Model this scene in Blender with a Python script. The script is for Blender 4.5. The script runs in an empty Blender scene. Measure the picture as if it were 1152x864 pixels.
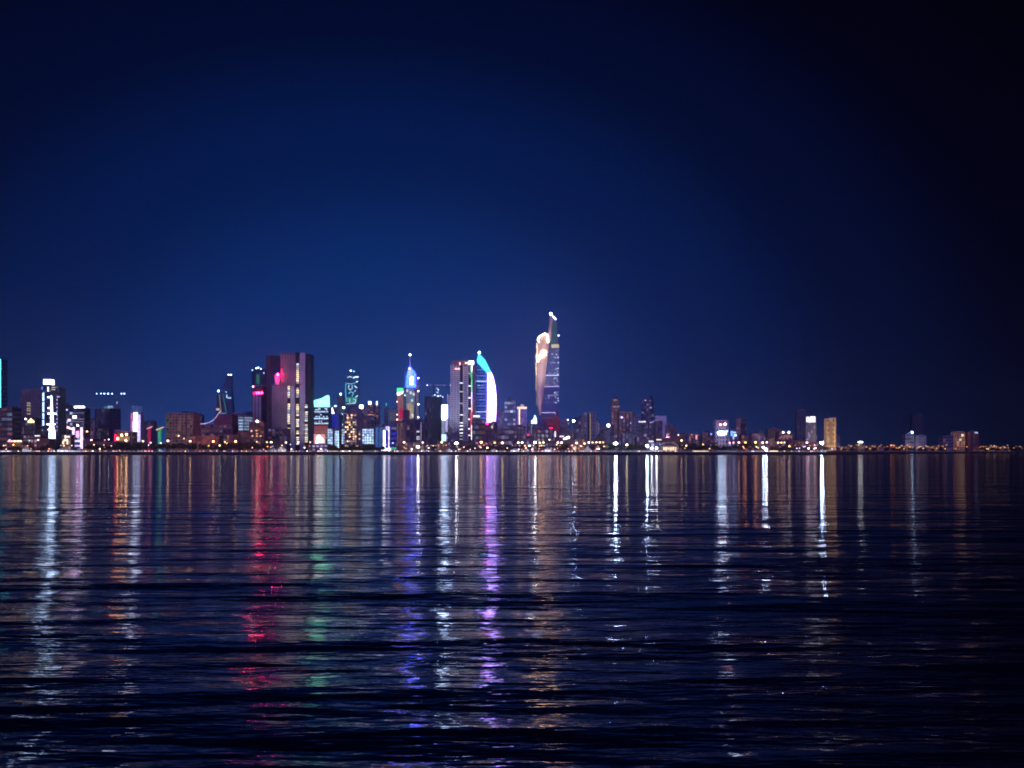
import bpy, math, random
import numpy as np
random.seed(7)
rng = np.random.default_rng(7)
S = bpy.context.scene
COL = S.collection
R = math.radians
F = 1120.0          # focal length in photograph pixels (35 mm lens on a 36 mm sensor, 1152 px)
CZ = 5.2            # eye height above the bay
HY = 508.0          # horizon row in the photograph
GZ = 4.3            # level of the city's ground above the water
def X(px, D): return (px - 576.0) / F * D
def Z(py, D): return CZ + (HY - py) / F * D
def shore(px):      # distance of the waterfront along the view, metres
    pts = [(-900, 1500), (930, 1500), (960, 1700), (1000, 2050), (1050, 2400), (1152, 3100), (1300, 4200)]
    for (a, da), (b, db) in zip(pts, pts[1:]):
        if px <= b: return da + (db - da) * (px - a) / (b - a)
    return 4200

# ------------------------------------------------------------------ materials
MATS = {}
def nodes(name):
    m = bpy.data.materials.new(name); m.use_nodes = True
    nt = m.node_tree
    return m, nt, nt.nodes['Principled BSDF']
def wallmat(name, c, var=.25, rough=.8, spec=.3):
    if name in MATS: return MATS[name]
    m, nt, b = nodes(name)
    g = nt.nodes.new('ShaderNodeNewGeometry')
    n = nt.nodes.new('ShaderNodeTexNoise'); n.inputs['Scale'].default_value = .06; n.inputs['Detail'].default_value = 7
    n.inputs['Roughness'].default_value = .7
    nt.links.new(g.outputs['Position'], n.inputs['Vector'])
    r = nt.nodes.new('ShaderNodeValToRGB')
    r.color_ramp.elements[0].position = .3; r.color_ramp.elements[1].position = .7
    r.color_ramp.elements[0].color = [x * (1 - var) for x in c] + [1]
    r.color_ramp.elements[1].color = [x * (1 + var) for x in c] + [1]
    nt.links.new(n.outputs['Fac'], r.inputs['Fac']); nt.links.new(r.outputs['Color'], b.inputs['Base Color'])
    b.inputs['Roughness'].default_value = rough
    b.inputs['Specular IOR Level'].default_value = spec
    MATS[name] = m; return m
WALL = dict(black=(.025, .022, .035), mauve=(.27, .19, .255), stone=(.36, .32, .30), concrete=(.30, .30, .36), brown=(.24, .16, .20), dark=(.05, .045, .08),
            slate=(.13, .14, .23), white=(.72, .72, .76), sand=(.46, .33, .22), brick=(.30, .10, .10), navy=(.03, .05, .17),
            plum=(.15, .07, .13), pale=(.42, .40, .50))
def W(k): return wallmat('wall_' + k, WALL[k])
def glassmat(name='dark_glazing', c=(.018, .025, .06), rough=.18):
    if name in MATS: return MATS[name]
    m, nt, b = nodes(name)
    g = nt.nodes.new('ShaderNodeNewGeometry')
    n = nt.nodes.new('ShaderNodeTexNoise'); n.inputs['Scale'].default_value = .25; n.inputs['Detail'].default_value = 3
    nt.links.new(g.outputs['Position'], n.inputs['Vector'])
    r = nt.nodes.new('ShaderNodeValToRGB')
    r.color_ramp.elements[0].color = [x * .5 for x in c] + [1]; r.color_ramp.elements[1].color = [x * 1.6 for x in c] + [1]
    nt.links.new(n.outputs['Fac'], r.inputs['Fac']); nt.links.new(r.outputs['Color'], b.inputs['Base Color'])
    b.inputs['Roughness'].default_value = rough
    MATS[name] = m; return m
EC = dict(warm=(1, .52, .25), amber=(1, .45, .12), orange=(1, .30, .06), white=(.92, .90, 1), cool=(.48, .68, 1), cyan=(.10, .75, 1), teal=(.08, .85, .62),
          green=(.08, .9, .35), ice=(.50, .66, 1), aqua=(.07, .62, .75), orchid=(.55, .40, 1), blue=(.012, .035, 1), azure=(.10, .30, 1), violet=(.34, .20, 1), lilac=(.62, .52, 1), pink=(1, .22, .62), red=(1, .006, .075),
          crimson=(1, .006, .13), cream=(1, .76, .50), gold=(1, .68, .28), mint=(.22, 1, .60), rose=(1, .40, .42))
def E(c, s):
    """something that gives off light: colour c, strength s, slightly uneven like curtains and tubes behind glass"""
    s = s * (1 + 1.3 * min(max(s - .5, 0), 2.0))       # lamps bright enough to burn out
    key = 'lit_%s_%d' % (c, round(s * 100))
    if key in MATS: return MATS[key]
    m, nt, b = nodes(key)
    col = EC[c]
    b.inputs['Base Color'].default_value = (.05, .05, .05, 1)
    b.inputs['Emission Color'].default_value = (*col, 1)
    g = nt.nodes.new('ShaderNodeNewGeometry')
    n = nt.nodes.new('ShaderNodeTexNoise'); n.inputs['Scale'].default_value = .35; n.inputs['Detail'].default_value = 4
    mr = nt.nodes.new('ShaderNodeMapRange')
    mr.inputs['From Min'].default_value = .3; mr.inputs['From Max'].default_value = .7
    mr.inputs['To Min'].default_value = s * .55; mr.inputs['To Max'].default_value = s * 1.35
    nt.links.new(g.outputs['Position'], n.inputs['Vector']); nt.links.new(n.outputs['Fac'], mr.inputs['Value'])
    nt.links.new(mr.outputs['Result'], b.inputs['Emission Strength'])
    MATS[key] = m; return m
METAL = wallmat('dark_metal', (.06, .06, .07), .2, .5)

# ------------------------------------------------------------------ mesh helpers
class MB:
    def __init__(s): s.v = []; s.f = []
    def box(s, x0, x1, y0, y1, z0, z1):
        n = len(s.v)
        s.v += [(x0, y0, z0), (x1, y0, z0), (x1, y1, z0), (x0, y1, z0), (x0, y0, z1), (x1, y0, z1), (x1, y1, z1), (x0, y1, z1)]
        s.f += [tuple(n + i for i in q) for q in ((0, 3, 2, 1), (4, 5, 6, 7), (0, 1, 5, 4), (1, 2, 6, 5), (2, 3, 7, 6), (3, 0, 4, 7))]
        return s
    def prism(s, pts, y0, y1):           # pts: (x, z) outline seen from the front, extruded in depth
        n = len(s.v); k = len(pts)
        s.v += [(x, y0, z) for x, z in pts] + [(x, y1, z) for x, z in pts]
        s.f.append(tuple(range(n, n + k))); s.f.append(tuple(range(n + 2 * k - 1, n + k - 1, -1)))
        for i in range(k):
            j = (i + 1) % k
            s.f.append((n + i, n + k + i, n + k + j, n + j))
        return s
    def loft(s, rings):                  # rings of equal length, bottom to top
        n = len(s.v); k = len(rings[0])
        for r in rings: s.v += r
        for a in range(len(rings) - 1):
            for i in range(k):
                j = (i + 1) % k
                s.f.append((n + a * k + i, n + a * k + j, n + (a + 1) * k + j, n + (a + 1) * k + i))
        s.f.append(tuple(n + i for i in range(k - 1, -1, -1)))
        e = n + (len(rings) - 1) * k
        s.f.append(tuple(e + i for i in range(k)))
        return s
    def tube(s, p, q, r0, r1=None, n=6):
        from mathutils import Vector
        r1 = r0 if r1 is None else r1
        p = Vector(p); q = Vector(q); d = (q - p).normalized()
        a = d.orthogonal().normalized(); b = d.cross(a)
        ring = lambda c, r: [tuple(c + (a * math.cos(t) + b * math.sin(t)) * r) for t in [i * 2 * math.pi / n for i in range(n)]]
        return s.loft([ring(p, r0), ring(q, r1)])
    def ball(s, c, rx, rz, n=10, m=6):
        rings = []
        for i in range(m + 1):
            t = -math.pi / 2 + math.pi * (i + .15) / (m + .3)
            rings.append([(c[0] + rx * math.cos(t) * math.cos(a), c[1] + rx * math.cos(t) * math.sin(a), c[2] + rz * math.sin(t)) for a in [j * 2 * math.pi / n for j in range(n)]])
        return s.loft(rings)
    def build(s, name, mat, parent=None, loc=None):
        me = bpy.data.meshes.new(name); me.from_pydata(s.v, [], s.f); me.update()
        me.materials.append(mat)
        o = bpy.data.objects.new(name, me); COL.objects.link(o)
        if parent: o.parent = parent
        if loc: o.location = loc
        return o
UNIT = {}
def unit(mat, kind='box'):
    key = (mat.name, kind)
    if key not in UNIT:
        mb = MB()
        if kind == 'box': mb.box(-.5, .5, -.5, .5, -.5, .5)
        else: mb.ball((0, 0, 0), .5, .5)
        me = bpy.data.meshes.new(kind); me.from_pydata(mb.v, [], mb.f); me.update(); me.materials.append(mat)
        if kind != 'box':
            for p in me.polygons: p.use_smooth = True
        UNIT[key] = me
    return UNIT[key]
def piece(name, mat, parent, loc, size, kind='box', rot=None):
    o = bpy.data.objects.new(name, unit(mat, kind)); COL.objects.link(o)
    o.parent = parent; o.location = loc; o.scale = size
    if rot: o.rotation_euler = rot
    return o
def tag(o, label=None, cat=None, group=None, kind=None):
    if label: o['label'] = label
    if cat: o['category'] = cat
    if group: o['group'] = group
    if kind: o['kind'] = kind
    return o
def empty(name, label, cat, loc, rz=0, group=None):
    o = bpy.data.objects.new(name, None); COL.objects.link(o)
    o.location = loc; o.rotation_euler = (0, 0, rz); o.empty_display_size = 4
    return tag(o, label, cat, group)

# ------------------------------------------------------------------ buildings
class Bld:
    """one building: an Empty at its base; photograph pixels at its own distance D become metres on its front face"""
    def __init__(s, name, label, x0, x1, yt, D, cat='building', depth=None, xm=None, group=None):
        s.D = D; s.k = D / F; s.x0, s.x1, s.yt, s.xm = x0, x1, yt, xm
        s.h = Z(yt, D) - GZ
        if xm is None:
            s.w = (x1 - x0) * s.k; s.d = depth or min(max(s.w * .85, 14), 38); s.th = 0; s.cos = 1
            c = (X((x0 + x1) / 2, D), D + s.d / 2)
        else:
            s.th = R(28); s.cos = math.cos(s.th)
            s.w = (xm - x0) * s.k / s.cos; s.d = (x1 - xm) * s.k / math.sin(s.th)
            nx = s.w / 2 * s.cos - s.d / 2 * math.sin(s.th); ny = -s.w / 2 * math.sin(s.th) - s.d / 2 * s.cos
            c = (X(xm, D) - nx, D - ny)
        s.root = empty(name, label, cat, (c[0], c[1], GZ), -s.th, group)
    def lx(s, px):
        if s.xm is None: return (px - (s.x0 + s.x1) / 2) * s.k
        return (px - s.xm) * s.k / s.cos + s.w / 2
    def ly(s, px): return (px - s.xm) * s.k / math.sin(s.th) - s.d / 2
    def lz(s, py): return Z(py, s.D) - GZ
    def body(s, wall='mauve', glass=None, fl=None, bay=None, led=None, pier=None, plant=True, x0=None, x1=None, yt=None, y0=0, ribs=True):
        """glazed core with storey ledges and piers standing proud of it"""
        w, d, h = s.w, s.d, s.h
        st = random.Random(int(s.x0 * 53 + s.yt * 7 + s.D)).choice(((4, 7.5, .6, 2.9), (7, 7, 2.6, 2.4), (8, 9, 3.4, .6), (4, 6.4, .5, 2.3), (6.4, 6.4, 2.2, 2.0)))
        if fl is not None or bay is not None: st = (4.0, 4.5, 1.1, .9)
        fl = st[0] if fl is None else fl; bay = st[1] if bay is None else bay; led = st[2] if led is None else led; pier = st[3] if pier is None else pier
        a, b = -w / 2, w / 2
        if x0 is not None: a, b, h = s.lx(x0), s.lx(x1), s.lz(yt)
        f = -d / 2 + y0
        MB().box(a, b, f, d / 2, 0, h).build('glazing', glass or glassmat(), s.root)
        if b - a < 30: bay = min(bay, max(3.4, (b - a) / 4)); pier = min(pier, bay * .36)
        m = MB(); nf = max(2, int(h / fl)); s.nf, s.fl = nf, h / nf
        for i in range(nf):
            z = i * h / nf
            m.box(a - .35, b + .35, f - .35, d / 2 + .35, z, z + led)
        m.box(a - .6, b + .6, f - .6, d / 2 + .6, h - .3, h + 1.0)
        nb = max(2, int(round((b - a) / bay)))
        nd = max(2, int(round((d - y0) / bay)))
        s.nb, s.a, s.b, s.f, s.top = nb, a, b, f, h
        if ribs:
            for i in range(nb + 1):
                x = a + (b - a) * i / nb
                m.box(x - pier / 2, x + pier / 2, f - .5, f + .4, 0, h)
            for i in range(nd + 1):
                y = f + (d / 2 - f) * i / nd
                for xx in (a, b): m.box(xx - .48, xx + .48, y - pier / 2, y + pier / 2, 0, h - .05)
        s.led, s.pier = led, pier
        m.build('wall', W(wall), s.root)
        if plant:
            r = random.Random(int(s.x0 * 31 + s.yt))
            m = MB()
            pw = (b - a) * r.uniform(.3, .55); px = a + (b - a) * r.uniform(.25, .5)
            m.box(px, min(px + pw, b - 1), f + (d / 2 - f) * .3, d / 2 - 2, h + 1, h + r.uniform(3, 6))
            m.build('plant_room', W('slate'), s.root)
        return s
    def windows(s, n, cols, r=None, rows=(0, 1), strength=1.0):
        """n lit windows at random cells of the front grid; cols: list of (colour, strength)"""
        r = r or random.Random(int(s.x0 * 17 + s.yt * 3))
        cells = [(i, j) for i in range(int(s.nf * rows[0]), int(s.nf * rows[1])) for j in range(s.nb)]
        r.shuffle(cells)
        bw = (s.b - s.a) / s.nb
        for q, (i, j) in enumerate(cells[:min(int(n * 3), 96)]):
            c, st = r.choice(cols)
            st = round(st * strength * (r.choice((.4, .65, 1.0)) if q < n * .8 else r.choice((.08, .16, .3))), 2)
            piece('window', E(c, st), s.root, (s.a + bw * (j + .5), s.f - .12, i * s.fl + s.led + (s.fl - s.led) / 2), (bw - s.pier - .1, .3, s.fl - s.led - .1))
        if s.xm is not None:                               # the flank that shows
            nd = max(2, int(round(s.d / 4.5))); bd = s.d / nd
            cells = [(i, j) for i in range(int(s.nf * rows[0]), int(s.nf * rows[1])) for j in range(nd)]
            r.shuffle(cells)
            for i, j in cells[:max(1, n // 5)]:
                c, st = r.choice(cols)
                piece('window', E(c, round(st * .8 * strength, 2)), s.root, (s.b + .12, -s.d / 2 + bd * (j + .5), i * s.fl + s.led + (s.fl - s.led) / 2), (.3, bd - s.pier - .1, s.fl - s.led - .1))
        return s
    def pane(s, name, px0, px1, py0, py1, mat, proud=.8, thick=.6, face='f', label=None, kind='box'):
        """a piece on the front face (or the flank) spanning these pixels"""
        z0, z1 = s.lz(py1), s.lz(py0)
        if face == 'f':
            a, b = s.lx(px0), s.lx(px1)
            o = piece(name, mat, s.root, ((a + b) / 2, -s.d / 2 - proud, (z0 + z1) / 2), (b - a, thick, z1 - z0), kind)
        else:
            a, b = s.ly(px0), s.ly(px1)
            o = piece(name, mat, s.root, (s.w / 2 + proud, (a + b) / 2, (z0 + z1) / 2), (thick, b - a, z1 - z0), kind)
        if label: o['label'] = label
        return o
    def block(s, name, px0, px1, py0, py1, mat, ya=.1, yb=.9, label=None):
        """a volume spanning these pixels and part of the depth (0 front, 1 back)"""
        o = MB().box(s.lx(px0), s.lx(px1), -s.d / 2 + s.d * ya, -s.d / 2 + s.d * yb, s.lz(py1), s.lz(py0)).build(name, mat, s.root)
        if label: o['label'] = label
        return o
    def poly(s, name, pts, mat, y0, y1, label=None):
        o = MB().prism([(s.lx(x), s.lz(y)) for x, y in pts], y0, y1).build(name, mat, s.root)
        if label: o['label'] = label
        return o
    def lamp(s, px, py, c, st, r=1.2, name='roof_light', y=None):
        return piece(name, E(c, st), s.root, (s.lx(px), -s.d / 2 - .8 if y is None else y, s.lz(py)), (2 * r, 2 * r, 2 * r), 'ball')
    def mast(s, px, py0, py1, r0=.6, r1=.2, name='antenna', mat=None):
        return MB().tube((s.lx(px), 0, s.lz(py1)), (s.lx(px), 0, s.lz(py0)), r0, r1).build(name, mat or METAL, s.root)

def flood(px, py, D, c, power, dx=0, dist=70, drop=40, size=60):
    """a floodlight aimed at a facade at pixel (px, py), distance D"""
    from mathutils import Vector
    l = bpy.data.lights.new('floodlight', 'SPOT'); l.color = c; l.energy = power; l.spot_size = R(size); l.spot_blend = .9; l.shadow_soft_size = 1.0
    o = bpy.data.objects.new('floodlight', l); COL.objects.link(o)
    t = Vector((X(px, D), D, Z(py, D))); p = t + Vector((dx, -dist, -drop))
    p.z = max(p.z, GZ + 2)
    o.location = p; o.rotation_euler = (t - p).to_track_quat('-Z', 'Y').to_euler()
    return o


# ------------------------------------------------------------------ sky
def make_world():
    w = bpy.data.worlds.new('World'); S.world = w; w.use_nodes = True
    nt = w.node_tree; nt.nodes.clear(); L = nt.links.new; N = nt.nodes.new
    out = N('ShaderNodeOutputWorld')
    tc = N('ShaderNodeTexCoord'); sep = N('ShaderNodeSeparateXYZ'); L(tc.outputs['Generated'], sep.inputs[0])
    def math_(op, a, b=None, c=None):
        n = N('ShaderNodeMath'); n.operation = op
        for i, v in enumerate((a, b, c)):
            if v is None: continue
            if isinstance(v, (int, float)): n.inputs[i].default_value = v
            else: L(v, n.inputs[i])
        return n.outputs[0]
    # last blue of dusk and the city's glow, centred over the skyline (a direction in the world)
    dx = math_('DIVIDE', math_('SUBTRACT', sep.outputs['X'], SKY['cx']), SKY['a'])
    dz = math_('DIVIDE', math_('SUBTRACT', math_('ABSOLUTE', sep.outputs['Z']), SKY['cz']), SKY['b'])
    r = math_('SQRT', math_('ADD', math_('MULTIPLY', dx, dx), math_('MULTIPLY', dz, dz)))
    back = math_('SUBTRACT', 1.0, math_('MAXIMUM', sep.outputs['Y'], -1.0))
    r = math_('ADD', r, math_('MULTIPLY', math_('MAXIMUM', math_('SUBTRACT', back, .35), 0.0), .6))
    rp = N('ShaderNodeValToRGB'); L(math_('DIVIDE', r, 1.4), rp.inputs['Fac']); rp.color_ramp.interpolation = 'EASE'
    el = rp.color_ramp.elements
    stops = SKY['stops']
    el[0].position = 0; el[0].color = (*stops[0][1], 1); el[1].position = 1; el[1].color = (0, 0, .0004, 1)
    for p, c in stops[1:]:
        e = el.new(p / 1.4); e.color = (*c, 1)
    # low band of violet city glow
    gl = math_('POWER', 2.718, math_('DIVIDE', math_('MULTIPLY', math_('ABSOLUTE', sep.outputs['Z']), -1.0), SKY['gh']))
    gx = math_('DIVIDE', math_('SUBTRACT', sep.outputs['X'], SKY['gx']), SKY['gw'])
    gl = math_('MULTIPLY', gl, math_('POWER', 2.718, math_('MULTIPLY', math_('MULTIPLY', gx, gx), -1.0)))
    gl = math_('MULTIPLY', gl, math_('GREATER_THAN', sep.outputs['Y'], 0.0))
    bg1 = N('ShaderNodeBackground'); L(rp.outputs['Color'], bg1.inputs['Color']); bg1.inputs['Strength'].default_value = 1.0
    bg2 = N('ShaderNodeBackground'); bg2.inputs['Color'].default_value = (*SKY['glow'], 1); L(gl, bg2.inputs['Strength'])
    sky = N('ShaderNodeTexSky'); sky.sky_type = 'NISHITA'; sky.sun_disc = False
    sky.sun_elevation = R(-5.0); sky.sun_rotation = R(200)
    bg3 = N('ShaderNodeBackground'); L(sky.outputs['Color'], bg3.inputs['Color']); bg3.inputs['Strength'].default_value = SKY['nishita']
    a1 = N('ShaderNodeAddShader'); a2 = N('ShaderNodeAddShader')
    L(bg1.outputs[0], a1.inputs[0]); L(bg2.outputs[0], a1.inputs[1]); L(a1.outputs[0], a2.inputs[0]); L(bg3.outputs[0], a2.inputs[1])
    # glow added to the unseen sky behind the viewer, to light the facades
    bg4 = N('ShaderNodeBackground'); bg4.inputs['Color'].default_value = (*SKY['back_fill'], 1)
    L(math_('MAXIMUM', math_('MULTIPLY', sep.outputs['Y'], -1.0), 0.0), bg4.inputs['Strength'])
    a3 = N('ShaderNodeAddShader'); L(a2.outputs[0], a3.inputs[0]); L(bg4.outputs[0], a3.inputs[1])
    L(a3.outputs[0], out.inputs['Surface'])
SKY = dict(cx=-.12, cz=.03, a=.60, b=.48, gx=-.17, gw=.36, gh=.052, glow=(.040, .092, .33), nishita=.006, back_fill=(.27, .19, .86),
           stops=[(0, (0, .0305, .168)), (.28, (0, .0225, .148)), (.55, (0, .0090, .073)), (.77, (.0001, .0028, .026)), (1.0, (0, .0002, .0040)), (1.2, (0, 0, .0006))])
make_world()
l = bpy.data.lights.new('facade_fill', 'SUN'); l.energy = .22; l.color = (.84, .68, 1.0); l.angle = R(.5)  # dim lilac fill added behind the viewer to lift the facades
o = bpy.data.objects.new('facade_fill', l); COL.objects.link(o); o.rotation_euler = (R(62), 0, R(-24))

# ------------------------------------------------------------------ water
def water():
    cosr = [i for i in np.concatenate([np.arange(520, 130, -.9), np.arange(130, 10, -.5), [7, 6, 5, 4.2, 3.4, 2.6, 2.0, 1.5, 1.0, .7, .5]])]
    d = np.array([CZ * F / v for v in cosr])
    d = np.concatenate([[-400, -60, 2, 6, 9], d])
    t = np.concatenate([[-6, -2.4, -1.2], np.linspace(-.72, .72, 330), [1.2, 2.4, 6]])
    D, T = np.meshgrid(d, t, indexing='ij')
    Yv = D.copy(); Xv = T * np.maximum(np.abs(D), 40)
    # keep the columns radial beyond 40 m and a plain sheet closer in
    Zv = np.zeros_like(Xv)
    dd = np.gradient(d)[:, None] * np.ones_like(Xv)
    r = np.random.default_rng(3)
    def add(lam, amp, ang, ph):
        k = 2 * math.pi / lam
        fade = np.clip((lam / np.maximum(np.abs(dd), .01) - 2.5) / 3.0, 0, 1)
        # crests bend gently and swell and die along their length
        bend = .35 * lam * np.sin(Xv / (lam * 7.3) + ph * 1.7) + .2 * lam * np.sin(Xv / (lam * 3.1) + Yv / (lam * 9) + ph)
        env = .55 + .45 * np.sin(Xv / (lam * 5.1) + ph * 2.3 + Yv / (lam * 6.3)) * np.sin(Yv / (lam * 4.7) + ph)
        p = k * (Yv * math.cos(ang) + Xv * math.sin(ang) + bend) + ph
        s = np.sin(p)
        return amp * env * fade * (s + .22 * np.cos(2 * p))
    for lam, st, spread in WAVES:
        amp = st * lam / (2 * math.pi)
        for q in range(3 if lam < 3 else 2):
            Zv += add(lam * r.uniform(.9, 1.12), amp * r.uniform(.55, .8), R(r.normal(0, spread)), r.uniform(0, 6.28))
    # gusts: patches where the short ripple is stronger or nearly gone
    gust = .82 + .30 * np.sin(Xv / 19 + Yv / 13 + 1.3 * np.sin(Yv / 31 + 1)) * np.sin(Yv / 9.5 - Xv / 47 + .8)
    Zv *= gust
    Zv[np.abs(Xv) > 4000] = 0
    nr, nc = D.shape
    v = np.stack([Xv, Yv, Zv], -1).reshape(-1, 3)
    i = np.arange(nr * nc).reshape(nr, nc)
    q = np.stack([i[:-1, :-1], i[:-1, 1:], i[1:, 1:], i[1:, :-1]], -1).reshape(-1, 4)
    me = bpy.data.meshes.new('bay_water')
    me.vertices.add(len(v)); me.vertices.foreach_set('co', v.ravel())
    me.loops.add(q.size); me.loops.foreach_set('vertex_index', q.ravel().astype(np.int32))
    me.polygons.add(len(q)); me.polygons.foreach_set('loop_start', np.arange(0, q.size, 4, dtype=np.int32))
    me.polygons.foreach_set('use_smooth', np.ones(len(q), dtype=bool))
    me.update(calc_edges=True); me.validate()
    m, nt, b = nodes('bay_water'); L = nt.links.new; N = nt.nodes.new
    b.inputs['Base Color'].default_value = (.001, .004, .012, 1); b.inputs['IOR'].default_value = 1.333
    b.inputs['Roughness'].default_value = WROUGH
    g = N('ShaderNodeNewGeometry')
    bumps = None
    for sc, scx, dist in RIPPLES:
        mp = N('ShaderNodeMapping'); mp.inputs['Scale'].default_value = (scx, sc, sc)
        n = N('ShaderNodeTexNoise'); n.inputs['Scale'].default_value = 1; n.inputs['Detail'].default_value = 2; n.inputs['Roughness'].default_value = .45
        bp = N('ShaderNodeBump'); bp.inputs['Distance'].default_value = dist; bp.inputs['Strength'].default_value = 1
        L(g.outputs['Position'], mp.inputs[0]); L(mp.outputs[0], n.inputs['Vector']); L(n.outputs['Fac'], bp.inputs['Height'])
        if bumps: L(bumps, bp.inputs['Normal'])
        bumps = bp.outputs['Normal']
    L(bumps, b.inputs['Normal'])
    me.materials.append(m)
    o = bpy.data.objects.new('water', me); COL.objects.link(o); o['kind'] = 'structure'
WAVES = [(.38, .044, 15), (.6, .046, 12), (1.0, .047, 10), (1.7, .040, 8), (2.9, .029, 6), (5.2, .016, 6), (9.5, .009, 6), (16, .008, 5), (27, .005, 4)]
RIPPLES = [(5.5, 1.6, .036), (1.6, .45, .085), (.5, .15, .34), (.17, .045, .75)]
WROUGH = .075
water()

# ------------------------------------------------------------------ land, sea wall
def land():
    line = [(X(px, shore(px)), shore(px)) for px in list(range(-900, 1153, 27)) + [1152]]
    tip = [(X(1156, 3300), 3300), (X(1150, 3700), 3700), (X(1080, 5200), 5200), (X(1060, 8000), 8000), (-5200, 8000), (-4200, 1500)]
    pts = [(x, y + 6) for x, y in line] + tip
    n = len(pts)
    me = bpy.data.meshes.new('ground')
    v = [(x, y, GZ) for x, y in pts] + [(x, y, -2) for x, y in pts]
    me.from_pydata(v, [], [tuple(range(n))] + [(i, n + i, n + (i + 1) % n, (i + 1) % n) for i in range(n)]); me.update()
    me.materials.append(wallmat('city_ground', (.10, .09, .09), .4))
    o = bpy.data.objects.new('ground', me); COL.objects.link(o); o['kind'] = 'structure'
    # rock revetment: jagged slope down to the water, then the promenade parapet
    r = random.Random(5)
    a = empty('sea_wall', 'long dark rock sea wall with pale parapet running along the whole waterfront', 'sea wall', (0, 1500, 0))
    m = MB(); k = 6
    px = [-900 + i * 1.2 for i in range(int(2054 / 1.2))]
    prof = [(0, -.8), (1.2, .6), (2.6, 1.7), (3.9, 2.7), (5.2, 3.6), (6.2, GZ - .15)]
    for i, p in enumerate(px):
        D = shore(p); x = X(p, D)
        for j, (y, z) in enumerate(prof):
            jit = 0 if j in (0, k - 1) else 1
            m.v.append((x + r.uniform(-.5, .5) * jit, D + y + r.uniform(-.6, .6) * jit - 1500, z + r.uniform(-.45, .45) * jit))
        if i:
            b = (i - 1) * k
            for j in range(k - 1): m.f.append((b + j, b + k + j, b + k + j + 1, b + j + 1))
    m.build('rock_slope', wallmat('wet_rock', (.035, .030, .032), .6, .7), a)
    m = MB()
    for i in range(len(px) // 10 - 1):
        p, q = px[i * 10], px[(i + 1) * 10]
        D, D2 = shore(p), shore(q)
        A = [(X(p, D), D + 6.3 - 1500), (X(q, D2), D2 + 6.3 - 1500)]
        n = len(m.v)
        for x, y in A: m.v += [(x, y, GZ - .5), (x, y, GZ + .75), (x, y + .5, GZ + .75), (x, y + .5, GZ - .5)]
        m.f += [(n + j, n + 4 + j, n + 4 + (j + 1) % 4, n + (j + 1) % 4) for j in range(4)]
    m.build('parapet', wallmat('pale_parapet', (.42, .37, .36), .25), a)
    # low wall added behind the promenade lamps to catch their light
    m = MB()
    for i in range(len(px) // 10 - 1):
        p, q = px[i * 10], px[(i + 1) * 10]
        D, D2 = shore(p) + 47, shore(q) + 47
        A = [(X(p, D), D), (X(q, D2), D2)]
        n = len(m.v)
        for x, y in A: m.v += [(x, y, GZ - .5), (x, y, GZ + 2.0), (x, y + .5, GZ + 2.0), (x, y + .5, GZ - .5)]
        m.f += [(n + j, n + 4 + j, n + 4 + (j + 1) % 4, n + (j + 1) % 4) for j in range(4)]
    tag(m.build('light_catch_wall', wallmat('plastered_wall', (.46, .36, .33), .3)), 'long low added wall catching the lamplight between the promenade lamps and the shore trees', 'garden wall')
    # coast road behind the promenade
    m = MB()
    for p in range(-900, 1120, 30):
        D, D2 = shore(p), shore(p + 30); n = len(m.v)
        m.v += [(X(p, D), D + 60, GZ + .02), (X(p + 30, D2), D2 + 60, GZ + .02), (X(p + 30, D2), D2 + 78, GZ + .02), (X(p, D), D + 78, GZ + .02)]
        m.f.append((n, n + 1, n + 2, n + 3))
    o = m.build('coast_road', wallmat('asphalt', (.05, .05, .052), .2)); o['kind'] = 'structure'
land()

# ------------------------------------------------------------------ the skyline, from left to right
WARM = [('warm', .6), ('cream', .7), ('amber', .35), ('warm', .2)]
COOL = [('lilac', .8), ('cool', .9), ('lilac', .5), ('azure', .35)]
MIX = WARM + COOL
DIM = [('warm', .20), ('rose', .16), ('lilac', .22), ('cool', .25)]
DIMW = [('warm', .26), ('amber', .2), ('rose', .16)]
def G(label, x0, x1, yt, D, wall='mauve', n=12, cols=MIX, name='office_tower', cat='tower', depth=None, xm=None, group=None, **kw):
    b = Bld(name, label, x0, x1, yt, D, cat, depth, xm, group).body(wall, **kw)
    if n: b.windows(n, cols)
    return b

# --- left edge
b = G('dark tower with a cyan light edge cut off by the left border', -14, 1.2, 404, 1750, 'navy', 4, DIM)
b.pane('light_strip', .1, 1.3, 404, 459, E('cyan', 1.6), proud=1.2)
b = G('dark plum block with a sloped top at the left border', -10, 14, 459, 1690, 'plum', 14, DIM, name='office_block', cat='building', plant=False)
b.poly('roof', [(-8, 459), (1, 459), (3, 456.6), (11, 456.6), (13.6, 459.2), (13.6, 459.8), (-8, 459.8)], W('plum'), -10, 12)
G('low dark slab beside the plum block at the left', 14, 24.5, 470, 1720, 'dark', 6, DIM, name='office_block', cat='building')
b = G('pinkish apartment tower with three pale lit windows down its front', 23, 46, 439, 1950, 'mauve', 10, DIM, name='apartment_tower', fl=3.6)
for y in (453.5, 456, 459.5, 462, 465.5): b.pane('window', 30.4, 34.6, y - .7, y + .9, E('cream', .42))
b.block('plant_room', 30.5, 34, 436.8, 438.8, W('plum'), .3, .7)
b = G('dark block with a small yellow crown sign in front of the pinkish tower', 24, 40, 470.5, 1650, 'dark', 10, DIM, name='office_block', cat='building', plant=False)
b.poly('crown_sign', [(31.6, 475.6), (31.6, 473.6), (33.2, 472.6), (35, 470.4), (36.6, 472.4), (38.6, 473.6), (38.6, 475.6)], E('gold', 1.5), -b.d / 2 - 1.2, -b.d / 2 - .4)
b.lamp(29, 471.3, 'white', 4, 1.1)
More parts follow.
